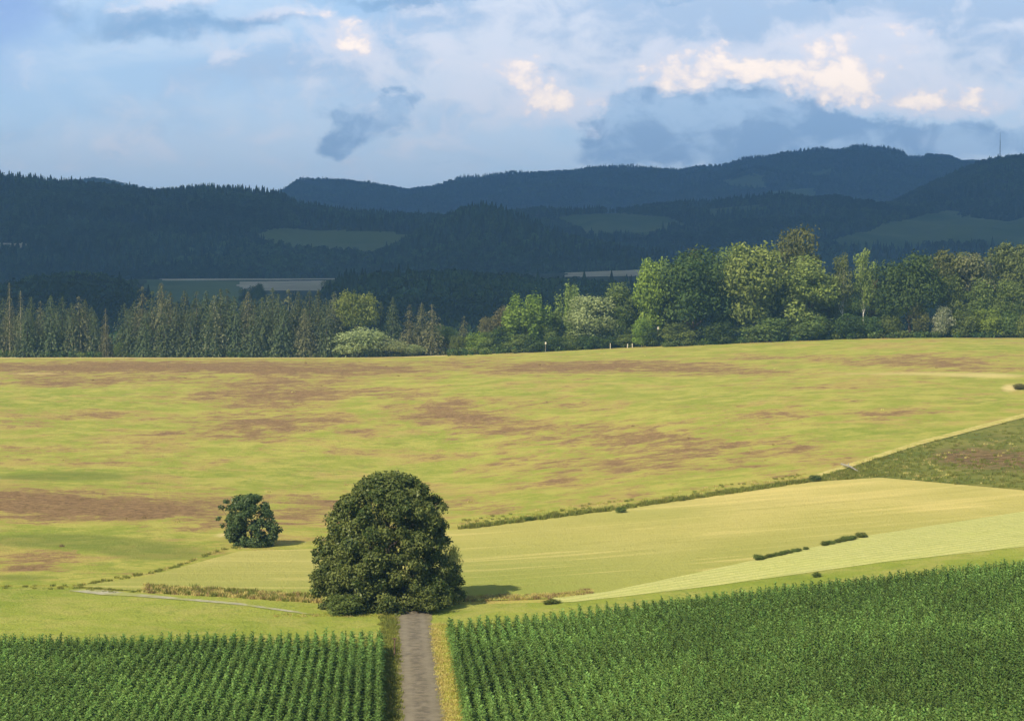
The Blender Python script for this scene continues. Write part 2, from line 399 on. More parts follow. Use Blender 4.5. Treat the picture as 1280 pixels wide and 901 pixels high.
sheet('gravel_track', poly([(86, 739), (100, 737.3), (130, 738.4), (165, 742), (220, 747.5), (300, 754.5), (372, 765), (392, 769)]), poly([(86, 739.3), (100, 741), (130, 744.5), (165, 746), (220, 750), (300, 757), (372, 767), (392, 769.3)]), 86, 392, G_gravel, 0.10, nv=8)
# path from the viewer's hill down to the lone tree
ys = np.arange(0, 182.5, 0.5); ts = np.linspace(-1, 1, 15)
Yp, T = np.meshgrid(ys, ts, indexing='ij')
wob = 0.10 * np.sin(Yp * 0.9) + 0.07 * np.sin(Yp * 2.3 + T * 2)
half = 1.6 + wob * np.abs(T) ** 3
Xp = path_x(Yp) + T * half
Zp = height(Xp, Yp) + 0.10 + 0.03 * (1 - T ** 2)
edge = np.abs(T) ** 6; rut = np.exp(-((np.abs(T) - 0.5) / 0.16) ** 2)
tag(obj('path', grid_mesh('path', Xp, Yp, Zp, mats=[G_path], attrs={'edge': ('POINT', edge.ravel()), 'rut': ('POINT', rut.ravel())})), kind='structure')
def strip(name, r0, r1, y0, y1, mat, off):
    ys = np.arange(y0, y1 + .5, 1.0); t = np.linspace(0, 1, 8)
    Yq, T = np.meshgrid(ys, t, indexing='ij')
    Xq = path_x(Yq) + r0 + (r1 - r0) * T
    return tag(obj(name, grid_mesh(name, Xq, Yq, height(Xq, Yq) + off, mats=[mat])), kind='structure')
m, nt, out, P = new_mat('dry_verge_grass')
n1 = noise(nt, P, 0.9, 4, 0.6)
bsdf(nt, out, mixc(nt, n1.step(0.35, 0.65), (0.31, 0.31, 0.075), (0.48, 0.42, 0.13)), 1, 0.05); G_verge = m
strip('verge', 1.45, 2.55, 0, 172, G_verge, 0.09)

# ------------------------------------------------------------------ scattering of uncountable stuff
def scatter(name, P, rz, sc, srcs, pick, kind='stuff', tilt=None):
    me = bpy.data.meshes.new(name)
    n = len(P); me.vertices.add(n); me.vertices.foreach_set('co', np.asarray(P, np.float32).ravel())
    R = np.zeros((n, 3), np.float32); R[:, 2] = rz
    if tilt is not None: R[:, 0] = tilt
    sc = np.asarray(sc, np.float32)
    if sc.ndim == 1: sc = np.repeat(sc[:, None], 3, 1)
    a = me.attributes.new('rot', 'FLOAT_VECTOR', 'POINT'); a.data.foreach_set('vector', R.ravel())
    a = me.attributes.new('scl', 'FLOAT_VECTOR', 'POINT'); a.data.foreach_set('vector', np.ascontiguousarray(sc).ravel())
    a = me.attributes.new('pick', 'INT', 'POINT'); a.data.foreach_set('value', np.asarray(pick, np.int32))
    o = obj(name, me)
    g = bpy.data.node_groups.new(name + '_spread', 'GeometryNodeTree')
    g.interface.new_socket('Geometry', in_out='INPUT', socket_type='NodeSocketGeometry')
    g.interface.new_socket('Geometry', in_out='OUTPUT', socket_type='NodeSocketGeometry')
    N = g.nodes.new; L = g.links.new
    gi = N('NodeGroupInput'); go = N('NodeGroupOutput'); j = N('GeometryNodeJoinGeometry')
    def na(nm, t):
        q = N('GeometryNodeInputNamedAttribute'); q.data_type = t; q.inputs['Name'].default_value = nm
        return q.outputs[0]
    e2r = N('FunctionNodeEulerToRotation'); L(na('rot', 'FLOAT_VECTOR'), e2r.inputs[0])
    scl = na('scl', 'FLOAT_VECTOR'); pk = na('pick', 'INT')
    for k, s in enumerate(srcs):
        cmp = N('FunctionNodeCompare'); cmp.data_type = 'INT'; cmp.operation = 'EQUAL'
        isock = [i for i in cmp.inputs if i.type == 'INT']
        L(pk, isock[0]); isock[1].default_value = k
        oi = N('GeometryNodeObjectInfo'); oi.inputs['Object'].default_value = s; oi.transform_space = 'ORIGINAL'
        oi.inputs['As Instance'].default_value = True
        ip = N('GeometryNodeInstanceOnPoints')
        L(gi.outputs[0], ip.inputs['Points']); L(cmp.outputs[0], ip.inputs['Selection']); L(oi.outputs['Geometry'], ip.inputs['Instance'])
        L(e2r.outputs[0], ip.inputs['Rotation']); L(scl, ip.inputs['Scale'])
        L(ip.outputs[0], j.inputs[0])
    L(j.outputs[0], go.inputs[0])
    md = o.modifiers.new('spread', 'NODES'); md.node_group = g
    o['kind'] = kind
    return o
def loose(name, me): return bpy.data.objects.new(name, me)     # a source shape that is not in the scene itself

# ------------------------------------------------------------------ foliage builders
def leaf_quads(C, Nrm, size, r, aspect=0.55):
    n = len(C)
    T = r.normal(size=(n, 3)); T -= (T * Nrm).sum(1, keepdims=True) * Nrm
    T /= np.linalg.norm(T, axis=1, keepdims=True) + 1e-9
    B = np.cross(Nrm, T)
    s = np.asarray(size).reshape(-1, 1)
    V = np.stack([C - T * s, C + B * s * aspect + T * s * .15, C + T * s, C - B * s * aspect + T * s * .15], 1).reshape(-1, 3)
    return V, np.arange(4 * n).reshape(n, 4)
def unit(a): return a / (np.linalg.norm(a, axis=1, keepdims=True) + 1e-9)
def lobed_crown(r, lobes, nleaf, size, out_bias=1.0, shell=0.5, up=0.35):
    """lobes: rows of x, y, z, rx, ry, rz.  Leaves fill each lobe, denser towards its skin."""
    lobes = np.asarray(lobes, float)
    vol = (lobes[:, 3] * lobes[:, 4] * lobes[:, 5]) ** (2 / 3)
    idx = r.choice(len(lobes), nleaf, p=vol / vol.sum())
    L = lobes[idx]; D = unit(r.normal(size=(nleaf, 3)))
    rad = (shell + (1 - shell) * r.random(nleaf)) ** 0.8 * (1 + 0.13 * r.normal(size=nleaf))
    C = L[:, :3] + D * L[:, 3:] * rad[:, None]
    Nn = unit(D * out_bias + r.normal(size=(nleaf, 3)) * 0.75 + np.array([0, 0, up]))
    lt = r.random(len(lobes))
    tint = np.clip(0.45 * lt[idx] + 0.55 * r.random(nleaf) + 0.02, 0, 1)
    V, Q = leaf_quads(C, Nn, size * (0.6 + 0.8 * r.random(nleaf)), r)
    return V, Q, tint
def trunk_mesh(name, mat, h, r0, limbs=(), n=7, lean=(0, 0)):
    b = MB()
    k = 6
    b.tube([(lean[0]*(i/k)**2, lean[1]*(i/k)**2, h*i/k) for i in range(k+1)], [r0*(1.25 - i/k*1.05) if i == 0 else r0*(1-.85*i/k) for i in range(k+1)], n)
    for (z0, p) in limbs:
        f = z0 / h; s = Vector((lean[0]*f*f, lean[1]*f*f, z0)); e = Vector(p); mid = (s + e) / 2 + Vector((0, 0, -0.03*h))
        rr = r0 * max(.15, .6*(1-.8*f))
        b.tube([s, mid, e], [rr, rr*.6, rr*.2], 5)
    return b.mesh(name, mat)
PROTO = {}
def proto(key, crown, trunk): PROTO[key] = (crown, trunk)
def broad_proto(key, seed, nl, nleaf, zc, rz, rxy, lobe, size, clear, bark='bark', spires=False, shell=.5):
    r = np.random.default_rng(seed); L = []
    for i in range(nl):
        d = r.normal(size=3); d /= np.linalg.norm(d)
        q = r.random() ** 0.45
        c = np.array([d[0]*rxy*q, d[1]*rxy*q, zc + d[2]*rz*q])
        lr = lobe * (0.65 + 0.7 * r.random())
        c[2] = max(c[2], clear + lr * .55)
        if spires: L.append((*c, lr*.6, lr*.6, lr*1.6))
        else: L.append((*c, lr*1.08, lr*1.08, lr*.85))
    L = np.array(L)
    V, Q, t = lobed_crown(r, L, nleaf, size, shell=shell)
    # unit box: diameter 1, height 1
    sx = 1.0 / (np.percentile(np.abs(V[:, :2]).max(1), 98) * 2); sz = 1.0 / np.percentile(V[:, 2], 99.5)
    V[:, :2] *= sx; V[:, 2] *= sz
    limbs = [(clear*.8 + (l[2]*sz - clear)*.35, (l[0]*sx*.8, l[1]*sx*.8, l[2]*sz*.97)) for l in L[:12] if l[2] > clear*1.2]
    proto(key, mesh_np(key + '_crown', V, Q, attrs={'tint': ('FACE', t)}, mats=[M['mid']]), trunk_mesh(key + '_trunk', M[bark], .86, .026, limbs))
def spruce_proto(key, seed, nw, thin, droop, base=.04, size=1.0, trunk='bark', ragged=.25):
    r = np.random.default_rng(seed); C = []; Nn = []; Sz = []; T = []
    for w in range(nw):
        f = (w + r.random()*.6) / nw
        z = base + (0.985 - base) * f
        R = .5 * (1 - f) ** .56 * (0.88 + .24 * r.random()) + .012
        if thin and r.random() < thin: continue
        nb = int(5 + 8 * (1 - f) + r.integers(0, 3)); a0 = r.random() * 6.28
        for b in range(nb):
            a = a0 + 6.283 * b / nb + r.normal() * .2
            ln = R * (1 + ragged * r.normal() * .7); tt = .55 * r.random()
            for s in np.linspace(.2, 1, 5 + int(7 * (1 - f))):
                C.append((math.cos(a) * ln * s, math.sin(a) * ln * s, z - droop * ln * s * s + .010 * r.normal()))
                Nn.append((math.cos(a) * .35 + r.normal() * .45, math.sin(a) * .35 + r.normal() * .45, .75 + r.normal() * .25))
                Sz.append((.017 + .030 * (1 - f) * (0.6 + .4*s)) * size); T.append(tt + .25 * r.random() + .2 * s)
    V, Q = leaf_quads(np.array(C), unit(np.array(Nn)), np.array(Sz), r, .5)
    V[:, 2] = np.clip(V[:, 2], 0.004, 1.03)
    proto(key, mesh_np(key + '_crown', V, Q, attrs={'tint': ('FACE', np.clip(T, 0, 1))}, mats=[M['spruce']]), trunk_mesh(key + '_trunk', M[trunk], .97, .020))
broad_proto('round_a', 11, 34, 8840, .60, .34, .36, .17, 0.0198, .10)
broad_proto('round_b', 12, 40, 9520, .58, .37, .33, .15, 0.0182, .08)
broad_proto('tall_a', 13, 38, 8840, .56, .42, .26, .15, 0.0190, .06)
broad_proto('tall_b', 14, 42, 8840, .55, .42, .24, .13, 0.0175, .07)
broad_proto('spire_a', 15, 34, 7140, .55, .40, .30, .13, 0.0182, .05, spires=True)
broad_proto('spire_b', 16, 30, 6800, .52, .42, .28, .13, 0.0182, .05, spires=True)
broad_proto('birch', 17, 30, 3910, .66, .33, .20, .10, 0.0167, .22, bark='bark_birch')
broad_proto('pine', 18, 26, 4760, .72, .24, .26, .11, 0.0182, .38, bark='bark_pale')
broad_proto('open_a', 19, 34, 5780, .68, .28, .36, .12, 0.0167, .30, bark='bark_pale')
broad_proto('shrub_a', 20, 26, 4420, .45, .40, .36, .22, 0.0304, .0)
broad_proto('shrub_b', 21, 30, 4420, .48, .42, .34, .18, 0.0274, .0)
broad_proto('willow', 22, 40, 8840, .42, .42, .40, .17, 0.0198, .0)
spruce_proto('spruce_a', 31, 34, 0, .30)
spruce_proto('spruce_b', 32, 38, .05, .38)
spruce_proto('spruce_c', 33, 30, .10, .25, ragged=.4)
spruce_proto('spruce_d', 34, 42, .04, .45, ragged=.3)
spruce_proto('snag', 35, 22, .25, .5, base=.25, size=.8, trunk='bark_pale', ragged=.5)

used = set()
def tree(key, name, u, vtop, wpx, Y, mat, label, cat, group=None, bark=None, sink=0.1):
    x = (u - 640) / F * Y
    z = float(height(x, Y)) - sink
    # true size from the photo: top of the crown at row vtop
    dx, dy, dz = ray(u, vtop)
    H = max(1.0, HC + float(dz / dy) * Y - z); W = wpx * Y / F
    r = empty(name, (x, Y, z), random.uniform(0, 6.28), (W, W, H))
    tag(r, label, cat, group)
    cm, tm = PROTO[key]
    for nm, me, mm in (('trunk', tm, bark), ('crown', cm, mat)):
        o = obj(nm, me, r)
        if mm: o.material_slots[0].link = 'OBJECT'; o.material_slots[0].material = M[mm]
    return r

# ------------------------------------------------------------------ tree line: left spruce stands
sp = ['spruce_a', 'spruce_b', 'spruce_c', 'spruce_d']
g1 = 'dark spruces in the stand at the left edge'
lab1 = 'dark spruce in the stand left of the lone brownish spruce'
tree('snag', 'spruce', 12, 350, 22, 656, 'spruce_brown', 'tall half bare spruce with pale trunk at the far left edge of the tree line', 'spruce tree', bark='bark_pale')
tree('spruce_c', 'spruce', -8, 352, 40, 662, 'spruce', lab1, 'spruce tree', g1)
tree('snag', 'spruce', 26, 361, 24, 655, 'spruce_pale', 'thin spruce with bare pale lower trunk beside the tallest left edge snag', 'spruce tree', bark='bark_pale')
for i, (u, v, w, Y) in enumerate([(4, 372, 30, 672), (39, 369, 30, 661), (51, 375, 26, 668), (64, 368, 34, 657), (78, 370, 32, 664), (90, 376, 28, 658), (99, 369, 36, 660), (107, 373, 30, 668), (118, 388, 24, 659), (34, 384, 30, 654), (72, 388, 30, 672)]):
    tree(sp[i % 4], 'spruce', u, v, w*1.25, Y, ['spruce', 'spruce', 'spruce_pale', 'spruce'][(i * 7) % 4], lab1, 'spruce tree', g1)
tree('spruce_c', 'spruce', 132, 384, 19, 655, 'spruce_brown', 'lone narrow brownish spruce standing in the gap between the two spruce stands', 'spruce tree', bark='bark_pale')
tree('spruce_a', 'spruce', 122, 412, 18, 660, 'spruce', 'short dark spruce just left of the lone brownish spruce', 'spruce tree')
tree('shrub_a', 'shrub', 150, 428, 18, 656, 'mid', 'small green shrub right of the lone brownish spruce', 'shrub')
g2 = 'spruces in the long main stand'
lab2 = 'spruce in the long dense stand between the lone brown spruce and the pale willow'
tree('spruce_c', 'spruce', 178, 356, 36, 662, 'spruce_brown', 'brown topped spruce at the left shoulder of the long main stand', 'spruce tree')
tree('spruce_b', 'spruce', 202, 351, 44, 659, 'spruce_pale', 'tallest pale topped spruce near the left end of the main stand', 'spruce tree')
L2 = [(160, 388, 26, 657), (168, 376, 30, 665), (190, 362, 34, 668), (213, 363, 34, 668), (221, 376, 30, 656), (231, 362, 36, 664), (246, 362, 38, 660), (258, 362, 36, 668), (268, 367, 34, 657), (276, 360, 38, 664), (284, 359, 32, 671), (293, 368, 30, 658),
      (302, 378, 28, 668), (310, 363, 36, 661), (327, 370, 34, 657), (334, 366, 32, 670), (341, 359, 40, 663), (348, 366, 30, 657), (361, 360, 36, 668), (373, 363, 36, 660), (387, 362, 36, 667), (398, 361, 36, 661), (408, 371, 32, 656), (418, 363, 36, 668),
      (238, 385, 30, 655), (262, 384, 30, 655), (317, 386, 30, 655), (355, 380, 34, 655), (381, 384, 30, 655), (430, 366, 34, 672), (205, 384, 30, 655), (182, 388, 28, 655)]
for i, (u, v, w, Y) in enumerate(L2):
    tree(sp[(i * 3) % 4], 'spruce', u, v, w*1.25, Y, ['spruce', 'spruce_pale', 'spruce', 'spruce', 'spruce'][(i * 7) % 5], lab2, 'spruce tree', g2)
for i in range(34):
    u = (158 + i*8.6 if i < 32 else 0) + random.uniform(-3, 3)
    if i < 32: tree(sp[i % 4], 'spruce', u, random.uniform(371, 388), random.uniform(34, 44), random.uniform(672, 686), 'spruce', lab2, 'spruce tree', g2)
for i in range(12):
    tree(sp[i % 4], 'spruce', 6 + i*10 + random.uniform(-3, 3), random.uniform(378, 394), random.uniform(34, 42), random.uniform(670, 684), 'spruce', lab1, 'spruce tree', g1)
# middle group
tree('open_a', 'broadleaf_tree', 450, 365, 54, 662, 'light', 'light green open tree with bare pale forked trunks behind the pale willow', 'tree', bark='bark_pale')
tree('willow', 'willow_bush', 448, 411, 72, 655, 'silver', 'big pale rounded willow bush in front of the spruce stand', 'willow')
tree('willow', 'willow_bush', 489, 424, 56, 655.5, 'silver', 'lower pale willow bush spreading right of the big pale willow', 'willow')
tree('shrub_a', 'willow_bush', 518, 431, 28, 655, 'silver', 'smallest pale willow bush at the right end of the willow clump', 'willow')
tree('spruce_a', 'spruce', 476, 376, 30, 670, 'spruce', 'dark spruce between the open light green tree and the taller spruce', 'spruce tree')
tree('spruce_d', 'spruce', 491, 370, 34, 664, 'spruce', 'tall pointed green spruce rising above the lower pale willow', 'spruce tree')
tree('spruce_c', 'spruce', 512, 379, 30, 661, 'spruce_brown', 'brownish spruce directly right of the tall pointed green spruce', 'spruce tree')
tree('spruce_b', 'spruce', 527, 377, 32, 666, 'spruce_pale', 'pale pointed spruce second from the right in the middle group', 'spruce tree')
tree('spruce_c', 'spruce', 540, 379, 40, 659, 'spruce_brown', 'brown broad conifer with pale trunk at the right end of the middle group', 'spruce tree', bark='bark_pale')
tree('round_a', 'broadleaf_tree', 557, 408, 34, 668, 'dark', 'small very dark tree in the gap right of the brown conifer', 'tree')
tree('spruce_c', 'spruce', 580, 394, 22, 662, 'spruce_brown', 'short brownish spruce standing alone above low green bushes', 'spruce tree')
tree('shrub_b', 'shrub', 573, 420, 26, 656, 'mid', 'dull green bush below the short brownish spruce', 'shrub')
tree('shrub_a', 'shrub', 594, 416, 30, 655, 'bright', 'bright yellow green bush right of the short brownish spruce', 'shrub')
tree('tall_a', 'broadleaf_tree', 611, 397, 28, 664, 'rust', 'small pinkish brown tree above the bright yellow green bush', 'tree')
tree('shrub_b', 'shrub', 610, 415, 26, 655, 'mid', 'rounded mid green bush under the small pinkish brown tree', 'shrub')
tree('tall_b', 'broadleaf_tree', 634, 384, 34, 666, 'rust', 'pinkish brown tree left of the light green feathery tree', 'tree')
tree('shrub_a', 'shrub', 627, 408, 34, 655, 'dark', 'dark green bush in front of the taller pinkish brown tree', 'shrub')
tree('spire_a', 'broadleaf_tree', 659, 369, 56, 655, 'bright', 'light green feathery tree with several pointed tops', 'tree')
tree('shrub_b', 'shrub', 650, 418, 36, 650, 'mid', 'green bush at the foot of the feathery tree', 'shrub')
tree('tall_a', 'broadleaf_tree', 690, 392, 34, 660, 'mid', 'green lower tree between feathery tree and slender spired tree', 'tree')
tree('spire_b', 'broadleaf_tree', 714, 358, 46, 660, 'light', 'slender light green tree with two raised pointed tops', 'tree')
tree('round_b', 'broadleaf_tree', 741, 371, 62, 652, 'silver', 'pale silvery round topped tree in the middle of the right woods edge', 'tree')
tree('tall_b', 'broadleaf_tree', 775, 355, 46, 655, 'mid', 'mid green tall tree right of the pale silvery round tree', 'tree')
tree('round_a', 'broadleaf_tree', 797, 372, 44, 662, 'dark', 'dark green tree behind the small young bright tree', 'tree')
tree('tall_b', 'broadleaf_tree', 802, 398, 24, 640, 'bright', 'small young bright green tree with thin pale stem at the wood edge', 'tree', bark='bark_pale')
hd = 'low dark hedge bush along the wood edge under the silvery tree'
for i, (u, v, w) in enumerate([(668, 424, 34), (694, 421, 34), (716, 424, 32), (738, 420, 36), (760, 421, 30), (783, 418, 32), (680, 408, 30), (722, 405, 34), (755, 402, 34), (776, 398, 30)]):
    tree(['shrub_a', 'shrub_b'][i % 2], 'hedge_bush', u, v, w, 646 if i < 6 else 652, ['dark', 'dark', 'mid'][i % 3] if i < 6 else 'mid', hd if i < 6 else 'mid green bush above the dark hedge under the silvery tree', 'bush', 'hedge bushes along the wood edge' if i < 6 else 'mid green bushes above the hedge')
# right broadleaf wood
R = [
 ('tall_a', 820, 326, 52, 648, 'bright', 'tall bright green tree left of the big dark broadleaf tree'),
 ('round_b', 835, 350, 46, 652, 'mid', 'mid green tree squeezed between bright green and big dark tree'),
 ('round_a', 867, 314, 92, 640, 'dark', 'biggest dark green broadleaf tree with lighter top, left of the light green pair'),
 ('tall_b', 866, 314, 34, 646, 'olive', 'olive topped tree poking out above the big dark tree'),
 ('tall_b', 913, 311, 52, 656, 'mid', 'mid green tree between the big dark tree and the tall light green tree'),
 ('tall_a', 943, 307, 84, 640, 'light', 'tallest light green oval tree, left one of the light green pair'),
 ('round_b', 995, 287, 60, 662, 'olive', 'brown olive tree towering highest above the whole wood'),
 ('tall_b', 1011, 322, 74, 638, 'light', 'light green oval tree below the towering brown olive tree'),
 ('round_b', 980, 345, 60, 650, 'mid', 'mid green tree filling the gap between the light green pair'),
 ('tall_a', 1036, 352, 36, 648, 'olive', 'olive lower tree right of the light green pair'),
 ('round_a', 1137, 319, 80, 636, 'dark', 'broad dark green round tree right of the two slender birches'),
 ('tall_b', 1108, 352, 38, 644, 'mid', 'mid green tree on the left flank of the broad dark round tree'),
 ('pine', 1178, 314, 50, 648, 'olive', 'olive pine directly right of the broad dark round tree'),
 ('pine', 1200, 317, 46, 655, 'olive', 'second olive pine right of the broad dark round tree'),
 ('pine', 1218, 318, 46, 646, 'spruce_pale', 'grey green pine between the second olive pine and the taller dark pine'),
 ('spruce_c', 1238, 308, 56, 650, 'spruce', 'taller dark pine like conifer near the right edge of the wood'),
 ('pine', 1256, 305, 50, 656, 'olive', 'tallest olive pine second from the right edge'),
 ('pine', 1276, 307, 48, 648, 'olive', 'olive pine cut by the right edge of the picture'),
 ('pine', 1302, 310, 52, 650, 'spruce_pale', 'grey green pine just beyond the right edge'),
 ('tall_a', 1186, 345, 40, 642, 'mid', 'mid green tree filling the gap below the first olive pine'),
 ('tall_b', 1225, 350, 44, 642, 'mid', 'mid green tree below the grey green pine'),
 ('round_b', 1262, 352, 46, 640, 'mid', 'mid green tree below the tallest olive pine'),
 ('round_a', 900, 352, 52, 645, 'dark', 'dark shaded tree between the big dark tree and the light green pair'),
 ('round_a', 1073, 372, 56, 662, 'dark', 'dark low tree behind the two slender birches'),
]
for key, u, v, w, Y, mt, lb in R:
    tree(key, 'pine' if key == 'pine' else ('conifer' if key == 'spruce_c' else 'broadleaf_tree'), u, v, w, Y, mt, lb, 'pine tree' if key == 'pine' else 'tree', bark='bark_pale' if key == 'pine' else None)
tree('birch', 'birch', 1053, 319, 28, 640, 'olive', 'slender birch with long white trunk, left one of the two birches', 'birch tree')
tree('birch', 'birch', 1079, 314, 28, 642, 'light', 'slender birch with pale green crown, right one of the two birches', 'birch tree')
tree('tall_b', 'broadleaf_tree', 1095, 350, 20, 652, 'rust', 'thin brownish tree right of the two birches', 'tree')
RS = [('shrub_a', 1115, 394, 34, 634, 'mid', 'green bush at the left foot of the broad dark round tree'),
      ('shrub_b', 1149, 377, 24, 632, 'olive', 'yellow olive bush in front of the broad dark round tree'),
      ('shrub_b', 1178, 384, 28, 632, 'pale_flower', 'bush with pale pinkish blossom below the first olive pine'),
      ('shrub_a', 1204, 388, 34, 632, 'mid', 'mid green bush right of the pale blossoming bush'),
      ('shrub_b', 1234, 386, 36, 632, 'bright', 'lighter green bush below the taller dark conifer'),
      ('shrub_a', 1262, 390, 34, 632, 'mid', 'mid green bush below the tallest olive pine'),
      ('shrub_b', 1280, 394, 26, 630, 'light', 'light green bush at the right edge of the wood'),
      ('shrub_a', 1060, 392, 40, 632, 'dark', 'dark bush at the foot of the two birches'),
      ('shrub_b', 1088, 396, 30, 632, 'dark', 'dark bush right of the birch trunks'),
      ('shrub_a', 900, 402, 50, 632, 'dark', 'dark bush under the gap right of the big dark tree'),
      ('shrub_b', 960, 398, 60, 633, 'mid', 'broad green bush skirting the tallest light green tree'),
      ('shrub_a', 1012, 396, 60, 632, 'mid', 'broad green bush skirting the light green tree below the towering one'),
      ('shrub_b', 848, 404, 44, 634, 'mid', 'green bush at the left foot of the big dark tree'),
      ('shrub_a', 815, 410, 30, 640, 'dark', 'dark bush behind the small young bright tree')]
for key, u, v, w, Y, mt, lb in RS: tree(key, 'shrub', u, v, w, Y, mt, lb, 'shrub')

# ------------------------------------------------------------------ lone tree and bush in the meadow
def lone_crown(seed, outline, Y, x0, nclump, per, size, cr, depth, core_leaf):
    """clumps of leaves spread over a dome whose half widths (left, right) by height come from outline rows (z, left, right)"""
    r = np.random.default_rng(seed); o = np.array(outline); zt = o[-1, 0]
    C = []; Nn = []; T = []; Sz = []
    k = 0
    while k < nclump:
        z = zt * r.random() ** 1.25
        l = np.interp(z, o[:, 0], o[:, 1]); w = np.interp(z, o[:, 0], o[:, 2])
        a = r.random() * 2 * math.pi
        q = 0.70 + 0.30 * r.random() if k % 4 else (.75 * r.random() if k % 8 else 1.0 + (.04 + .04 * z / zt) * r.random())
        cx = (l + w) / 2; rx = (w - l) / 2
        ry = rx * depth
        # stay inside the outline by the clump's own size
        rr = cr * (0.6 + 0.8 * r.random())
        z = min(z, zt - rr*.75) if z > zt*.5 else z
        px = cx + max(rx - rr*.7, .1) * q * math.cos(a); py = max(ry - rr*.7, .1) * q * math.sin(a)
        d = np.array([math.cos(a), math.sin(a), 0.25 + 1.3 * (z / zt) ** 2]); d /= np.linalg.norm(d)
        n = int(per * (rr / cr) ** 2)
        D = unit(r.normal(size=(n, 3)) + d * 0.7)
        rad = rr * (0.45 + 0.55 * r.random(n)) * (1 + .12 * r.normal(size=n))
        P = np.array([px, py, max(z, rr*.5)]) + D * rad[:, None] * np.array([1, 1, .8])
        C.append(P); Nn.append(unit(D * .9 + r.normal(size=(n, 3)) * .7 + np.array([0, 0, .35])))
        lt = r.random()
        T.append(np.clip(.5 * lt + .5 * r.random(n), 0, 1)); Sz.append(size * (.6 + .8 * r.random(n)))
        k += 1
    C = np.concatenate(C); Nn = np.concatenate(Nn); T = np.concatenate(T); Sz = np.concatenate(Sz)
    keep = C[:, 2] > .05
    V, Q = leaf_quads(C[keep], Nn[keep], Sz[keep], r, .6)
    return V, Q, T[keep]
Yt = 183.0
def px_m(u, Y, uc): return (u - uc) / F * Y
uc = 484; xt = (uc - 640) / F * Yt; zt_ = float(height(xt, Yt))
rows = []
for v, ul, ur in [(766, 398, 577), (740, 391, 577), (715, 389, 573), (690, 391, 565), (665, 399, 562), (640, 411, 557), (620, 428, 546), (605, 447, 526), (595, 464, 508), (591, 474, 498)]:
    dx, dy, dz = ray(uc, v)
    rows.append((max(0, HC + float(dz/dy) * Yt - zt_), px_m(ul, Yt, uc), px_m(ur, Yt, uc)))
V, Q, T = lone_crown(5, rows, Yt, xt, 470, 240, .13, .88, .95, 0)
lt = tag(empty('lone_tree', (xt, Yt, zt_)), 'large dark green domed tree leafy to the ground at the end of the path', 'tree')
obj('crown', mesh_np('lone_tree_crown', V, Q, attrs={'tint': ('FACE', T)}, mats=[M['lone']]), lt)
r = np.random.default_rng(3)
obj('trunk', trunk_mesh('lone_tree_trunk', M['bark'], 10.5, .42, [(1.5 + i*.75, (4.2*math.cos(i*2.4)*(1-i/16), 4.2*math.sin(i*2.4)*(1-i/16), 4 + i*.75)) for i in range(10)]), lt)
Yb = 228.0; xb_, yb_ = hit(314, 682); Yb = float(yb_[0]); uc = 314; xb = float(xb_[0]); zb = float(height(xb, Yb))
rows = []
for v, ul, ur in [(683, 290, 346), (670, 284, 350), (655, 280, 346), (640, 281, 342), (630, 286, 337), (622, 293, 328), (618, 300, 320)]:
    dx, dy, dz = ray(uc, v); rows.append((max(0, HC + float(dz/dy)*Yb - zb), px_m(ul, Yb, uc), px_m(ur, Yb, uc)))
V, Q, T = lone_crown(6, rows, Yb, xb, 170, 120, .13, .64, .9, 0)
V2, Q2, T2 = lobed_crown(np.random.default_rng(8), [(-3.6, .3, 4.6, .4, .4, .35), (-3.9, -.2, 3.3, .35, .3, .3), (-3.0, .4, 5.3, .45, .4, .3), (-3.4, 0, 2.4, .3, .3, .3), (3.3, 0, 2.0, .5, .5, .5)], 330, .15)
bt = tag(empty('meadow_bush', (xb, Yb, zb)), 'small dark round bush alone in the meadow left of the big domed tree', 'bush')
obj('crown', mesh_np('meadow_bush_crown', np.concatenate([V, V2]), np.concatenate([Q, Q2 + len(V)]), attrs={'tint': ('FACE', np.concatenate([T, T2]))}, mats=[M['bush']]), bt)
obj('trunk', trunk_mesh('meadow_bush_trunk', M['bark'], 4.2, .16, [(.5, (-3.4, .2, 4.2)), (.6, (2.2, .5, 3.2)), (1, (.5, -2, 3.6)), (1.2, (-1.6, 1.6, 4.4)), (.4, (-3.4, -.1, 2.6))]), bt)
def small_shrub(u, v, w, h, mat, label, name='shrub', key='shrub_a', cat='shrub'):
    x, y = hit(u, v); x = float(x[0]); y = float(y[0])
    r = empty(name, (x, y, float(height(x, y)) - .02), random.uniform(0, 6), (w, w, h)); tag(r, label, cat)
    for nm, me, mm in (('trunk', PROTO[key][1], None), ('crown', PROTO[key][0], mat)):
        o = obj(nm, me, r)
        if mm: o.material_slots[0].link = 'OBJECT'; o.material_slots[0].material = M[mm]
small_shrub(563, 752, 2.2, 5.2, 'yellow', 'pale yellow flowering shrub peeking out behind the right side of the big domed tree', key='shrub_b')
small_shrub(533, 767, 3.4, 2.3, 'mid', 'bright green low shrub at the foot of the big domed tree', key='shrub_b')
small_shrub(430, 768, 3.6, 1.8, 'mid', 'low green shrub at the left foot of the big domed tree', key='shrub_a')
small_shrub(1021, 722, .9, .55, 'mid', 'tiny green bush on the lower edge of the pale grain field')
small_shrub(776, 641, 1.5, .8, 'mid', 'tiny green bush on the boundary above the mown field')
small_shrub(662, 651, 1.4, .6, 'mid', 'small green tussock bush at the left end of the field boundary')
small_shrub(1018, 602, 1.8, 1.0, 'bush', 'dark low bush at the left tip of the rough pasture')
small_shrub(1275, 487, 2.6, 1.3, 'rust', 'brown green bush on the pale bare patch at the right edge of the meadow')
small_shrub(1278, 416, 5.0, 3.0, 'bush', 'very dark low bush under the pines at the right edge', key='shrub_b')
small_shrub(690, 755, 1.6, .5, 'mid', 'low green weed clump beside the tip of the grain field')
m_, n_ = 0, 0

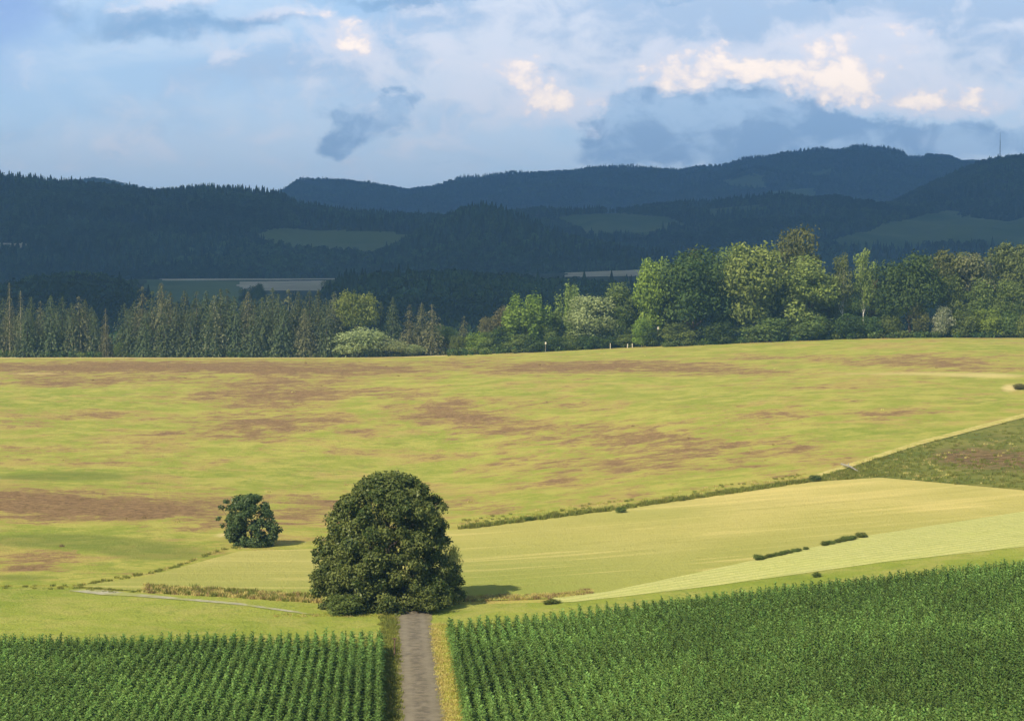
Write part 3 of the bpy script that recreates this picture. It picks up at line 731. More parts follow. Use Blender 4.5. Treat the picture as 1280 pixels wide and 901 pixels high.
# low weedy hedges along the upper edge of the grain field (two separate strips of individual bushes)
hl = 'small bush of the broken low hedge on the upper edge of the pale grain field'
for u in [948, 953, 961, 966, 973, 978, 985, 994, 999, 1007, 1031, 1037, 1046, 1051, 1059, 1066, 1077]:
    x, y = hit(u, B2(u) + 1.0); x = float(x[0]); y = float(y[0]); s = random.uniform(.7, 1.2)
    r = empty('hedge_bush', (x, y, float(height(x, y))), random.uniform(0, 6), (1.2 * s, 1.0 * s, .55 * s)); tag(r, hl, 'bush', 'low hedge by the grain field')
    for nm, me, mm in (('trunk', PROTO['shrub_a'][1], None), ('crown', PROTO['shrub_a'][0], 'mid')):
        o = obj(nm, me, r)
        if mm: o.material_slots[0].link = 'OBJECT'; o.material_slots[0].material = M[mm]

# ------------------------------------------------------------------ grass as stuff
def tuft(name, mat, n, h, spread, w, seed):
    r = np.random.default_rng(seed); V = []; Q = []; T = []
    for i in range(n):
        a = r.random()*6.28; rad = spread * r.random() ** .5
        p = np.array([math.cos(a)*rad, math.sin(a)*rad, 0]); hh = h*(.5 + .6*r.random())
        b = r.random()*6.28; side = np.array([math.cos(b), math.sin(b), 0])*w*.5
        ln = np.array([math.cos(a), math.sin(a), 0])*hh*(.25*r.random()) + r.normal(size=3)*hh*.12
        k = len(V); V += [p - side, p + side, p + ln*.5 + side*.8 + (0, 0, hh*.6), p + ln*.5 - side*.8 + (0, 0, hh*.6), p + ln + (0, 0, hh) - side*.15, p + ln + (0, 0, hh) + side*.15]
        Q += [(k, k+1, k+2, k+3), (k+3, k+2, k+5, k+4)]; t = r.random(); T += [t, t]
    return loose(name, mesh_np(name, V, Q, attrs={'tint': ('FACE', T)}, mats=[mat]))
tg = tuft('green_tuft', M['grass_green'], 26, .34, .55, .09, 1)
tb = tuft('sorrel_tuft', M['grass_brown'], 26, .45, .55, .08, 2)
tr_ = tuft('rough_tuft', M['grass_rough'], 34, .60, .50, .11, 3)
ts_ = tuft('straw_tuft', M['grass_straw'], 30, .40, .45, .08, 4)
P = []; K = []; SC = []
# meadow: everywhere above the boundary, kind by patch
n = 22000
u = rng.uniform(-60, 1340, n); yy = rng.uniform(205, 645, n) ; x = (u - 640) / F * yy
zz = height(x, yy); uu, vv = to_px(x, yy, zz)
b1 = np.where(uu < 575, np.where(uu < 92, LG_up(uu), np.interp(uu, [92, 180, 260, 300, 400, 575], [734, 722, 700, 688, 684, 662])), np.where(uu > 1060, WU(uu), B1(uu)))
keep = vv < b1 - 1
d = blobs(uu, vv, dry_blobs) + rng.normal(size=n) * .22
pl = blobs(uu, vv, pale_blobs)
kk = np.where(d > .62, 1, 3); kk = np.where(pl > .5, 3, kk); keep &= rng.random(n) < np.where(kk == 1, .012, .0008)
P.append(np.stack([x, yy, zz], 1)[keep]); K.append(kk[keep]); SC.append(rng.uniform(.5, 1.15, n)[keep])
# strip of taller weeds above the boundary, left of it the ditch bank
def along(fv, u0, u1, n, dv0, dv1, kinds, s0, s1):
    u = rng.uniform(u0, u1, n); v = fv(u) + rng.uniform(dv0, dv1, n)
    x, y = hit(u, v)
    P.append(np.stack([x, y, height(x, y)], 1)); K.append(rng.choice(kinds, n)); SC.append(rng.uniform(s0, s1, n))
ditch = poly([(60, 738), (100, 732), (150, 723), (190, 716), (230, 705), (262, 692), (290, 685), (350, 684)])
along(B1, 575, 1010, 420, -12, -1, [2, 0, 0, 0, 3], .3, .6)
along(B1, 575, 1010, 420, -2.0, 0.5, [2], .5, 1.2)
along(WU, 1010, 1320, 500, -4, -1, [3, 3, 0], .25, .6)
along(ditch, 70, 300, 170, -1.3, 1.3, [2, 2, 3, 0], .15, .6)
along(B2, 575, 740, 420, -6, 0, [1, 3, 3, 0], .3, .7)
along(LG_up, 180, 400, 650, -10, 0, [3, 3, 3, 1, 2], .35, .9)
along(LG_up, 0, 180, 160, -3, 3, [0, 0, 2], .25, .5)
along(lambda u: 0*u + 771, 340, 500, 160, -3, 1, [0, 0, 3], .25, .6)
n = 1500
u = rng.uniform(1010, 1330, n); v = WU(u) + (B1(u) - WU(u)) * rng.random(n)
x, y = hit(u, v); dd = blobs(u, v, [(1260, 575, 80, 20, 1.0), (1190, 570, 40, 14, .6)]) + rng.normal(size=n)*.2
P.append(np.stack([x, y, height(x, y)], 1)); K.append(np.where((dd > .6) & (rng.random(n) < .4), 1, np.where(rng.random(n) < .15, 3, 2))); SC.append(rng.uniform(.3, .9, n))
# path verges
n = 2600
y = rng.uniform(95, 172, n); xr = rng.uniform(1.4, 2.75, n); x = path_x(y) + xr
P.append(np.stack([x, y, height(x, y)], 1)); K.append(np.where((xr > 2.1) & (rng.random(n) < .7), 0, np.where(rng.random(n) < .45, 0, 3))); SC.append(rng.uniform(.25, .65, n))
n = 1600
y = rng.uniform(95, 178, n); xr = -rng.uniform(1.4, 2.9, n); x = path_x(y) + xr
P.append(np.stack([x, y, height(x, y)], 1)); K.append(rng.choice([0, 2], n, p=[.4, .6])); SC.append(rng.uniform(.25, .6, n))
P = np.concatenate(P); K = np.concatenate(K); SC = np.concatenate(SC)
scatter('grass', P, rng.uniform(0, 6.28, len(P)), SC, [tg, tb, tr_, ts_], K)
# undergrowth below the wood
usr = [loose('undergrowth_sprig', mesh_np('undergrowth_sprig', *lobed_crown(np.random.default_rng(50+i), [(0, 0, .5, .9, .9, .6), (.5, .3, .8, .5, .5, .5), (-.4, -.3, .6, .6, .5, .6)], 90, .2)[:2], attrs={'tint': ('FACE', np.random.default_rng(60+i).random(90))}, mats=[M['dark' if i < 2 else 'mid']])) for i in range(3)]
Pu = []
for (u0, u1, y0, y1, n) in [(560, 830, 643, 660, 300), (830, 1320, 628, 650, 900), (150, 430, 652, 662, 260), (0, 125, 652, 662, 120)]:
    u = rng.uniform(u0, u1, n); y = rng.uniform(y0, y1, n); x = (u - 640) / F * y
    Pu.append(np.stack([x, y, height(x, y)], 1))
Pu = np.concatenate(Pu)
scatter('undergrowth', Pu, rng.uniform(0, 6.28, len(Pu)), rng.uniform(.7, 1.9, len(Pu)), usr, rng.integers(0, 3, len(Pu)))

# ------------------------------------------------------------------ maize
def maize_mesh(seed):
    r = np.random.default_rng(seed); V = []; Q = []; T = []
    H = 1.65
    for i in range(3):     # stalk, tapered 4-sided
        pass
    zs = [0, H*.5, H]; rs = [.016, .013, .006]
    for z, q in zip(zs, rs):
        for a in range(4): V.append((q*math.cos(a*1.5708), q*math.sin(a*1.5708), z))
    for i in range(2):
        for a in range(4): Q.append((i*4+a, i*4+(a+1) % 4, i*4+4+(a+1) % 4, i*4+4+a)); T.append(.6)
    a0 = 0
    nl = 13
    for i in range(nl):
        f = i / (nl - 1); z0 = .18 + (H - .25) * f
        a = a0 + (i % 2)*math.pi + r.normal()*.35
        ln = .60 * (.85 + .3*r.random()) * (.75 + .5*math.sin(math.pi*min(f+.2, 1))) * (1 - .28*max(0, f-.45)/.55)
        wd = .098 * (.8 + .3*r.random()); el = 1.0 - .12*f + r.normal()*.1; droop = 1.9 + .5*r.random() - .5*f
        p = np.array([0., 0., z0]); d2 = np.array([math.cos(a), math.sin(a), 0]); sd = np.array([-math.sin(a), math.cos(a), 0])
        k = len(V); ns = 5; t = .15 + .7*r.random()
        for s in range(ns + 1):
            q = s / ns; ww = wd * (1 - q**2.2) * (.6 + .8*min(q*3, 1)) * .5 + .003
            tw = .5*q*r.normal()
            off = sd*ww*math.cos(tw) + np.array([0, 0, 1])*ww*math.sin(tw)
            V.append(tuple(p - off)); V.append(tuple(p + off))
            e = el - droop*q; p = p + (d2*math.cos(e) + np.array([0, 0, math.sin(e)])) * ln/ns
        for s in range(ns):
            Q.append((k+2*s, k+2*s+1, k+2*s+3, k+2*s+2)); T.append(min(1, t + .15*(s/ns)))
    return mesh_np('maize_plant', V, Q, attrs={'tint': ('FACE', T)}, mats=[M['maize']], smooth=True)
mz = [maize_mesh(70 + i) for i in range(6)]
pts = []
row = .72
def field(side):
    out = []
    nrows = 64 if side < 0 else 96
    for k in range(nrows):
        xr = side*2.95 + side*k*(row if side < 0 else .78)
        y = np.arange(88, 200, .17) + rng.uniform(-.06, .06)
        y = y + rng.normal(size=len(y))*.03
        x = path_x(y) + xr + rng.normal(size=len(y))*.06
        uu = 640 + F*x/y
        uq, vq = to_px(x, y, height(x, y) + 1.95)
        if side < 0: keep = vq > np.interp(uq, [-200, 0, 250, 475], [789, 789, 787, 784])
        else: keep = vq > np.interp(uq, [540, 560, 640, 700, 800, 900, 1000, 1100, 1280, 1500], [770, 769, 763, 757, 746, 734, 722.5, 712, 694, 672])
        keep &= (uu > -90) & (uu < 1400) & (rng.random(len(y)) > .03)
        out.append(np.stack([x[keep], y[keep], height(x[keep], y[keep]) + .02], 1))
    return np.concatenate(out)
PL = field(-1); PR = field(1)
def soil(name, Pf, sgn):
    pass
PM = np.concatenate([PL, PR]); sidef = np.concatenate([np.zeros(len(PL)), np.ones(len(PR))])
sc = (rng.normal(.97, .10, len(PM)) + .10*(vnoise(PM[:, 0] + 500, PM[:, 1], 9, 33) - .5)).clip(.7, 1.2); rz = rng.normal(math.pi/2 + .064, .75, len(PM)) + rng.integers(0, 2, len(PM))*math.pi; pk = rng.integers(0, 6, len(PM))
uq, vq = to_px(PM[:, 0], PM[:, 1], PM[:, 2] + 1.5)
cand = np.where((vq < 893) & (uq > 2) & (uq < 1278))[0]
near = cand[np.argsort(PM[cand, 1])][:300]
mask = np.ones(len(PM), bool); mask[near] = False
for i in near:
    o = obj('maize_plant', mz[pk[i]]); o.location = PM[i]; o.rotation_euler = (0, 0, rz[i]); o.scale = (sc[i],)*3
    if sidef[i] < .5: tag(o, 'leafy green maize plant in the nearest rows left of the path', 'maize', 'maize plants in the nearest left rows')
    else: tag(o, 'leafy green maize plant in the nearest rows right of the path', 'maize', 'maize plants in the nearest right rows')
src = [loose('maize_source', me) for me in mz]
scatter('maize_crop', PM[mask], rz[mask], sc[mask], src, pk[mask])
# bare soil under both fields
for nm, r0, r1, yend in (('field_soil', -2.7, -60, 160), ('field_soil', 2.75, 90, 160)):
    ys = np.arange(80, yend + 1, 2.0); t = np.linspace(0, 1, 40)
    Yq, T = np.meshgrid(ys, t, indexing='ij'); Xq = path_x(Yq) + r0 + (r1 - r0)*T
    if r0 > 0: Yq = Yq + np.clip((Yq - 80)/80, 0, 1) * np.interp(640 + F*Xq/Yq, [560, 1280], [2, 6])
    tag(obj(nm, grid_mesh(nm, Xq, Yq, height(Xq, Yq) + .115, mats=[G_soil])), kind='structure')

# ------------------------------------------------------------------ small things
def ground_at(u, v):
    x, y = hit(u, v); return float(x[0]), float(y[0]), float(height(x, y)[0])
x, y, z = ground_at(493, 822)
b = MB(); b.tube([(0, 0, -.1), (.02, 0, .9), (.03, 0, 1.5)], [.07, .065, .06]); 
ps = tag(empty('marker_post', (x, y, z)), 'dark weathered wooden post at the left edge of the path', 'post'); obj('post', b.mesh('marker_post', M['wood']), ps)
b = MB(); b.box((0, 0, 1.53), (.30, .16, .10), .3); obj('cap', b.mesh('marker_post_cap', M['wood']), ps)
def post(u, v, h, rad, mat, label, cat='post', plate=None):
    Y = 640.0; x = (u-640)/F*Y; z = float(height(x, Y))
    ps = tag(empty('boundary_post', (x, Y, z)), label, cat)
    b = MB(); b.tube([(0, 0, -.2), (0, 0, h*.5), (0, 0, h)], [rad, rad, rad*.9], 6); obj('shaft', b.mesh('post_shaft', M[mat]), ps)
    if plate:
        b = MB(); b.box((0, -.12, plate[2]), (plate[0], .05, plate[1])); obj('plate', b.mesh('post_plate', M['wood_pale']), ps)
post(763, 436, 1.8, .13, 'wood_pale', 'tallest pale post at the meadow edge below the mid green trees')
post(784.5, 436, 1.35, .15, 'wood_pale', 'left one of two short pale posts standing close together at the meadow edge')
post(790.5, 436, 1.35, .15, 'wood_pale', 'right one of two short pale posts standing close together at the meadow edge')
post(682, 432, 3.4, .08, 'wood_grey', 'slim pole with small white plate in front of the dark hedge', plate=(.45, .7, 2.9))
post(822.5, 425, 6.4, .08, 'wood_grey', 'tall thin pole with white plate between bright green and big dark tree', plate=(.5, .8, 5.8))
post(924, 424, 1.3, .25, 'wood_pale', 'short pale stump post in front of the dark bushes')
post(1129.5, 417, 1.5, .35, 'wood_pale', 'thick pale post in front of the broad dark round tree')
post(1136.5, 417, 1.4, .3, 'wood_pale', 'second thick pale post right beside the first near the broad dark tree')
# dead branches lying at the tip of the rough pasture
x, y, z = ground_at(1052, 584); x2, y2, z2 = ground_at(1075, 592)
fb = tag(empty('fallen_branch', (x, y, z)), 'grey bare branch lying across the left tip of the rough pasture', 'branch')
b = MB(); b.tube([(0, 0, .5), ((x2-x)*.5, (y2-y)*.5, .55 + (z2-z)*.5), (x2-x, y2-y, .2+z2-z)], [.16, .13, .08], 6); obj('limb', b.mesh('branch_limb', M['wood_grey']), fb)
b = MB(); b.tube([((x2-x)*.35, (y2-y)*.35, .5), ((x2-x)*.6, (y2-y)*.3, .9)], [.1, .04], 6); obj('twig', b.mesh('branch_twig', M['wood_grey']), fb)

# ------------------------------------------------------------------ hills and their woods
def far_mat(name):
    m, nt, out, P = new_mat(name)
    n = noise(nt, P, 0.012, 4, 0.6); fl = attr(nt, 'field'); pl = attr(nt, 'pale')
    c = mixc(nt, n.step(.35, .65), (0.012, 0.020, 0.009), (0.024, 0.032, 0.013))
    c = mixc(nt, fl.step(.3, .7), c, mixc(nt, noise(nt, P, 0.004, 3).step(.4, .6), (0.045, 0.078, 0.028), (0.085, 0.118, 0.044)))
    c = mixc(nt, pl.step(.3, .7), c, mixc(nt, n.step(.4, .6), (0.26, 0.24, 0.18), (0.36, 0.33, 0.26)))
    bsdf(nt, out, c, 1.0, 0.05)
    return m
G_hill = far_mat('hill_ground')
def inside(u, v, pg):
    r = np.zeros(u.shape, bool); n = len(pg)
    for i in range(n):
        x1, y1 = pg[i]; x2, y2 = pg[(i+1) % n]
        c = ((y1 > v) != (y2 > v)) & (u < (x2-x1)*(v-y1)/((y2-y1) + 1e-9) + x1)
        r ^= c
    return r
def con_mesh(seed, H=1.0):
    r = np.random.default_rng(seed); V = []; Q = []; T = []
    tiers = 7
    for k in range(tiers):
        f = k/tiers; zl = .08 + .86*f; zh = min(1.0, zl + .26); R = .5*(1-f)**.85 + .03; n = 9
        b = len(V); t = r.random()
        for a in range(n):
            an = 6.283*(a + r.random()*.5)/n; q = R*(.75 + .5*r.random())
            V.append((q*math.cos(an), q*math.sin(an), zl - .03*r.random())); V.append((.02*math.cos(an), .02*math.sin(an), zh))
        for a in range(n):
            c = (a+1) % n; Q.append((b+2*a, b+2*c, b+2*c+1, b+2*a+1)); T.append(np.clip(.5*t + .5*r.random(), 0, 1))
    return mesh_np('far_conifer', V, Q, attrs={'tint': ('FACE', T)}, mats=[M['forest_con']])
def dec_mesh(seed):
    r = np.random.default_rng(seed)
    L = [(*(r.normal(size=2)*.17), .35 + .45*r.random(), .28, .28, .24) for _ in range(9)]
    V, Q, t = lobed_crown(r, L, 230, .105, shell=.7)
    V[:, 2] = np.clip(V[:, 2], 0, 1.02)
    return mesh_np('far_broadleaf', V, Q, attrs={'tint': ('FACE', t)}, mats=[M['forest_dec']])
CON = [loose('far_conifer', con_mesh(80+i)) for i in range(4)]
DEC = [loose('far_broadleaf', dec_mesh(90+i)) for i in range(4)]
def hill(name, sil, D0, D1, z0, th, spacing, seed, fields=(), pales=(), conifer=.6, amp=8.0, wood_name='woods', gap=0.0, u0=-170, u1=1450, wscale=1.0):
    sl = poly(sil)
    def zf(x, y):
        v = np.clip((y - D0) / (D1 - D0), -.2, 1.6); u = 640 + F*x/y
        du, dd, dz = ray(u, sl(u)); zr = HC + dz/dd*D1 - th*.85
        s = np.where(v < 1, np.sin(np.clip(v, 0, 1)*math.pi/2)**1.15, 1 - .8*(v-1)**1.3)
        zz = z0 + (zr - z0)*s
        zz = zz + amp*((vnoise(x, y, 140, seed) - .5)*2 + (vnoise(x, y, 50, seed+1) - .5)) * np.sin(np.clip(v, 0, 1)*math.pi)
        return np.where(v < 0, z0 + v*60, zz)
    us = np.linspace(u0, u1, 420); vs = np.linspace(-.15, 1.45, 150)
    U, Vv = np.meshgrid(us, vs); Yh = D0 + Vv*(D1-D0); Xh = (U-640)/F*Yh; Zh = zf(Xh, Yh)
    pu, pv = to_px(Xh, Yh, Zh)
    pu = pu + (vnoise(Xh + 9000, Yh, 45, seed+8) - .5)*14; pv = pv + (vnoise(Xh + 9000, Yh, 60, seed+9) - .5)*3
    fa = np.zeros(pu.shape); pa = np.zeros(pu.shape)
    for pg in fields: fa = np.maximum(fa, inside(pu, pv, pg))
    for pg in pales: pa = np.maximum(pa, inside(pu, pv, pg))
    tag(obj(name, grid_mesh(name, Xh, Yh, Zh, mats=[G_hill], attrs={'field': ('POINT', fa.ravel()), 'pale': ('POINT', pa.ravel())})), kind='structure')
    if spacing:
        # jittered grid of trees
        ymax = D0 + 1.12*(D1-D0)
        yy = np.arange(D0, ymax, spacing); xm = 0.33*ymax
        xx = np.arange(-xm, xm, spacing)
        x, y = np.meshgrid(xx, yy); x = (x + rng.uniform(-.5, .5, x.shape)*spacing).ravel(); y = (y + rng.uniform(-.5, .5, y.shape)*spacing).ravel()
        u = 640 + F*x/y; k = (u > u0+20) & (u < u1-20); x, y = x[k], y[k]
        z = zf(x, y); u, v = to_px(x, y, z)
        k = z > z0 - 2
        for pg in list(fields) + list(pales): k &= ~inside(u, v - 1.0, pg)
        if gap: k &= vnoise(x, y, 60, seed+5) > gap
        x, y, z, u = x[k], y[k], z[k], u[k]
        n = len(x); pc = vnoise(x, y, 110, seed+3) + rng.normal(size=n)*.13 < conifer
        H = th*np.where(pc, rng.uniform(.5, 1.35, n), rng.uniform(.5, 1.05, n)); W = np.where(pc, H*rng.uniform(.30, .42, n), H*rng.uniform(.6, .9, n))*wscale
        pick = np.where(pc, rng.integers(0, 4, n), 4 + rng.integers(0, 4, n))
        scatter(wood_name, np.stack([x, y, z - .3], 1), rng.uniform(0, 6.28, n), np.stack([W, W, H], 1), CON + DEC, pick)
        return n
    return 0
cnt = []
# wood in the dip right behind the tree line
cnt.append(hill('valley_rise', [(-200, 366), (0, 360), (60, 348), (110, 345), (150, 350), (176, 366), (200, 384), (300, 388), (395, 380), (425, 352), (480, 346), (540, 341), (600, 344), (650, 347), (700, 352), (760, 356), (830, 362), (900, 368), (1000, 358), (1100, 350), (1280, 345), (1480, 340)],
     850, 1250, -6, 20, 7.0, 100, conifer=.30, amp=3, wood_name='valley_woods'))
cnt.append(hill('valley_fields', [(-200, 354), (0, 352), (180, 348), (420, 347), (500, 345), (690, 341), (830, 335), (900, 334), (1280, 330), (1480, 330)],
     1350, 1950, 0, 1, 0, 110, fields=[[(180, 349.5), (330, 352), (330, 380), (180, 380)]], pales=[[(200, 344), (425, 344), (425, 350.5), (200, 350.5)], [(300, 353), (425, 352), (425, 362), (300, 362)], [(705, 330), (812, 330), (812, 345), (705, 345)]], amp=1.5))
# trees standing on those fields
cnt.append(hill('wooded_knoll', [(380, 352), (430, 333), (470, 316), (510, 297), (545, 274), (575, 261), (605, 257), (640, 265), (680, 284), (705, 294), (740, 304), (800, 316), (860, 326), (930, 333), (1010, 344), (1450, 352)],
     1980, 2350, 40, 17, 8, 120, conifer=.43, amp=7, wood_name='knoll_woods', u0=360, u1=1120))
cnt.append(hill('left_hill', [(-200, 222), (0, 226), (30, 228), (60, 231), (120, 237), (160, 240), (200, 243), (215, 241), (262, 236), (300, 240), (345, 247), (375, 262), (420, 268), (480, 268), (540, 270), (600, 283), (680, 312), (760, 340), (900, 352), (1450, 360)],
     2000, 3000, 46, 14, 8.0, 130, conifer=.43, amp=12, wood_name='left_hill_woods', u1=960, fields=[[(322, 291), (345, 286), (420, 287), (480, 290), (548, 294), (522, 321), (440, 323), (360, 316), (330, 307)]], pales=[[(-60, 304), (32, 304), (38, 308), (10, 314), (-60, 316)]]))
cnt.append(hill('middle_ridge', [(300, 300), (480, 277), (600, 269), (700, 263), (800, 261), (870, 258), (920, 251), (980, 247), (1040, 251), (1100, 258), (1200, 258), (1300, 258), (1480, 255)],
     2500, 3700, 55, 13, 9.5, 140, conifer=.43, amp=14, wood_name='middle_ridge_woods', u0=380,
     fields=[[(690, 272), (760, 266), (830, 270), (860, 282), (800, 296), (730, 296)], [(1040, 300), (1110, 280), (1180, 264), (1285, 262), (1440, 262), (1440, 312), (1290, 312), (1200, 305), (1120, 312), (1050, 312)], [(880, 262), (950, 256), (960, 262), (890, 270)]]))
cnt.append(hill('far_ridge', [(-200, 260), (300, 256), (350, 244), (372, 229), (400, 227), (440, 229), (480, 233), (510, 238), (540, 234), (575, 227), (640, 220), (700, 216), (780, 212), (850, 215), (888, 211), (893, 213), (940, 200), (1000, 193), (1050, 190), (1065, 186), (1100, 187), (1128, 192), (1132, 197), (1152, 199), (1156, 196), (1185, 197), (1205, 206), (1260, 215), (1480, 225)],
     4700, 6800, 110, 12, 13, 150, conifer=.43, amp=22, wood_name='far_ridge_woods', u0=280, fields=[[(898, 226), (955, 217), (958, 236), (915, 232)], [(965, 240), (1018, 234), (1020, 248), (970, 250)], [(1000, 215), (1040, 212), (1040, 217), (1000, 220)]]))
cnt.append(hill('right_hill', [(900, 330), (1000, 310), (1060, 286), (1120, 252), (1180, 222), (1215, 207), (1235, 201), (1260, 197), (1300, 194), (1480, 186)],
     2900, 4300, 75, 12, 10, 160, conifer=.43, amp=14, wood_name='right_hill_woods', u0=920, fields=[[(1050, 288), (1130, 262), (1140, 270), (1060, 296)]]))
cnt.append(hill('distant_hill', [(-200, 240), (60, 234), (90, 228), (120, 224), (150, 230), (200, 238), (300, 250), (420, 262), (1480, 300)], 5200, 6400, 120, 14, 20, 170, conifer=.5, amp=15, wood_name='distant_hill_woods', u0=-100, u1=420))
cnt.append(hill('distant_hill', [(900, 300), (1100, 215), (1180, 199), (1215, 197), (1240, 199), (1300, 204), (1480, 215)], 6600, 7300, 120, 10, 0, 171, amp=10, u0=950))
print('forest counts', cnt)
# a few trees that stand out against the valley
def wood_tree(key, u, vtop, wpx, Y, vbase, mat, label):
    dx, dy, dz = ray(u, vbase); x = (u-640)/F*Y; z = HC + float(dz/dy)*Y
    dx, dy, dt = ray(u, vtop); H = HC + float(dt/dy)*Y - z; W = wpx*Y/F
    r = tag(empty('broadleaf_tree', (x, Y, z), random.uniform(0, 6), (W, W, H)), label, 'tree')
    for nm, me, mm in (('trunk', PROTO[key][1], None), ('crown', PROTO[key][0], mat)):
        o = obj(nm, me, r)
        if mm: o.material_slots[0].link = 'OBJECT'; o.material_slots[0].material = M[mm]
wood_tree('round_a', 322, 355, 20, 1240, 386, 'dark', 'dark round tree standing before the pale valley field')
wood_tree('round_b', 306, 361, 16, 1240, 386, 'dark', 'smaller dark tree left of the round tree before the pale valley field')
wood_tree('round_b', 412, 350, 24, 1230, 384, 'dark', 'dark tree at the right end of the pale valley field')
wood_tree('round_a', 45, 345, 34, 1200, 392, 'dark', 'broad shaded tree behind the left spruce stand')
wood_tree('round_b', 122, 343, 40, 1190, 392, 'dark', 'bigger broad shaded tree behind the gap with the lone spruce')

# radio mast on the right hill
u = 1248.5; Y = 4250.0; x = (u-640)/F*Y
zb_ = HC + float(ray(u, 203)[2]/ray(u, 203)[1])*Y; ztp = HC + float(ray(u, 166)[2]/ray(u, 166)[1])*Y
ms = tag(empty('radio_mast', (x, Y, zb_)), 'thin dark radio mast standing on the wooded right hill', 'mast')
hh = ztp - zb_
m, nt, out, P = new_mat('mast_steel'); bsdf(nt, out, (0.18, 0.18, 0.19), .5, .4); M['steel'] = m
b = MB()
for a in range(3):
    b.tube([(1.3*math.cos(a*2.094), 1.3*math.sin(a*2.094), 0), (.5*math.cos(a*2.094), .5*math.sin(a*2.094), hh*.75)], [.32, .28], 5)
for k in range(14):
    f = k/14; q = 1.3 - .8*f; z = hh*.75*f
    for a in range(3):
        b.tube([(q*math.cos(a*2.094), q*math.sin(a*2.094), z), (q*.95*math.cos((a+1)*2.094), q*.95*math.sin((a+1)*2.094), z + hh*.75/14)], [.12, .12], 4)
obj('lattice', b.mesh('mast_lattice', M['steel']), ms)
b = MB(); b.tube([(0, 0, hh*.72), (0, 0, hh)], [.45, .18], 6); obj('antenna', b.mesh('mast_antenna', M['steel']), ms)

# ------------------------------------------------------------------ sun, sky, cloud, haze
ELEV = math.radians(42); AZX, AZY = -0.70, -0.714
to_sun = Vector((AZX*math.cos(ELEV), AZY*math.cos(ELEV), math.sin(ELEV)))
sd = bpy.data.lights.new('sun', 'SUN'); sd.energy = 5.0; sd.angle = math.radians(0.5); sd.color = (1.0, 0.88, 0.66)
so = bpy.data.objects.new('sun', sd); so.rotation_euler = to_sun.to_track_quat('Z', 'Y').to_euler(); COL.objects.link(so)
EXPO = 0.55
w = bpy.data.worlds.new('World'); scene.world = w; w.use_nodes = True; nt = w.node_tree; nt.nodes.clear()
out = nt.nodes.new('ShaderNodeOutputWorld'); bg = nt.nodes.new('ShaderNodeBackground'); bg.inputs['Strength'].default_value = 0.075
sky = nt.nodes.new('ShaderNodeTexSky'); sky.sky_type = 'NISHITA'; sky.sun_disc = False
sky.sun_elevation = ELEV; sky.sun_rotation = math.atan2(AZX, AZY)
sky.air_density = 1.0; sky.dust_density = 1.2; sky.ozone_density = 1.5
tc = nt.nodes.new('ShaderNodeTexCoord'); sx = nt.nodes.new('ShaderNodeSeparateXYZ'); nt.links.new(tc.outputs['Generated'], sx.inputs[0])
dx, dy, dz = (S(nt, sx.outputs[i]) for i in range(3))
ya = dy.abs().max(0.12)
U = dx/ya*24.89 + 6.4           # bearing and height above the horizon, in hundredths of the view's pixels
Vv = (dz/ya*-24.89) + 3.77
def comb(a, b):
    n = nt.nodes.new('ShaderNodeCombineXYZ'); nt.links.new(a.k, n.inputs[0]); nt.links.new(b.k, n.inputs[1]); return S(nt, n.outputs[0])
p0 = comb(U, Vv*1.5)
nw1 = noise(nt, p0, 0.75, 8, .60); nw2 = noise(nt, comb(U + 17.3, Vv*1.5 + 4.1), 0.75, 8, .60)
nb1 = noise(nt, comb(U + 31.0, Vv*1.4 + 9.0), 1.7, 9, .60, .5); nb2 = noise(nt, comb(U + 3.0, Vv*1.4 + 21.0), 2.0, 9, .60, .4); nsoft = noise(nt, comb(U*.6 + 7, Vv*1.3 + 3), 0.8, 5, .55, .4)
wu = U + (nw1 - .5)*1.7; wv = Vv + (nw2 - .5)*1.05
def field_(L, wu=wu, wv=wv):
    pos = comb(wu, wv); tot = None
    for cu, cv, ru, rv, a in L:
        s = nt.nodes.new('ShaderNodeVectorMath'); s.operation = 'SUBTRACT'; nt.links.new(pos.k, s.inputs[0]); s.inputs[1].default_value = (cu/100, cv/100, 0)
        q = nt.nodes.new('ShaderNodeVectorMath'); q.operation = 'MULTIPLY'; nt.links.new(s.outputs[0], q.inputs[0]); q.inputs[1].default_value = (100/ru, 100/rv, 0)
        d = nt.nodes.new('ShaderNodeVectorMath'); d.operation = 'DOT_PRODUCT'; nt.links.new(q.outputs[0], d.inputs[0]); nt.links.new(q.outputs[0], d.inputs[1])
        e = nt.nodes.new('ShaderNodeMath'); e.operation = 'POWER'; e.inputs[0].default_value = math.exp(-1); nt.links.new(d.outputs['Value'], e.inputs[1])
        g = S(nt, e.outputs[0])*a
        tot = g if tot is None else tot + g
    return tot
K = 1.0 / (0.075 * 2**0.40)
def lin(r, g, b): return tuple(K*k*(((c/255 + .055)/1.055)**2.4 if c > 10 else 0) for c, k in ((r, 1.52), (g, 1.49), (b, 1.48)))
c = mixc(nt, Vv.step(2.6, 0.2), lin(182, 210, 233), lin(162, 192, 223))                       # pale lower left to bluer top
c = mixc(nt, (nsoft + (Vv - 1.0)*0.12).step(.38, .62)*.7, c, lin(194, 212, 230))
c = mixc(nt, field_([(0, 0, 60, 70, 1.0)]).clamp()*.55, c, lin(112, 140, 205))
lav = (field_([(1000, 30, 420, 80, 1.0), (640, 50, 170, 60, .8), (560, 140, 140, 60, .6), (330, 90, 150, 40, .6), (1240, 60, 140, 70, .6), (80, 180, 150, 50, .4), (250, 170, 120, 40, .3)]) + (nb1 - .5)*1.5).step(.05, 1.0)
c = mixc(nt, lav*.85, c, mixc(nt, (nsoft*.6 + nb1*.4).step(.42, .58), lin(164, 184, 210), lin(208, 214, 226)))
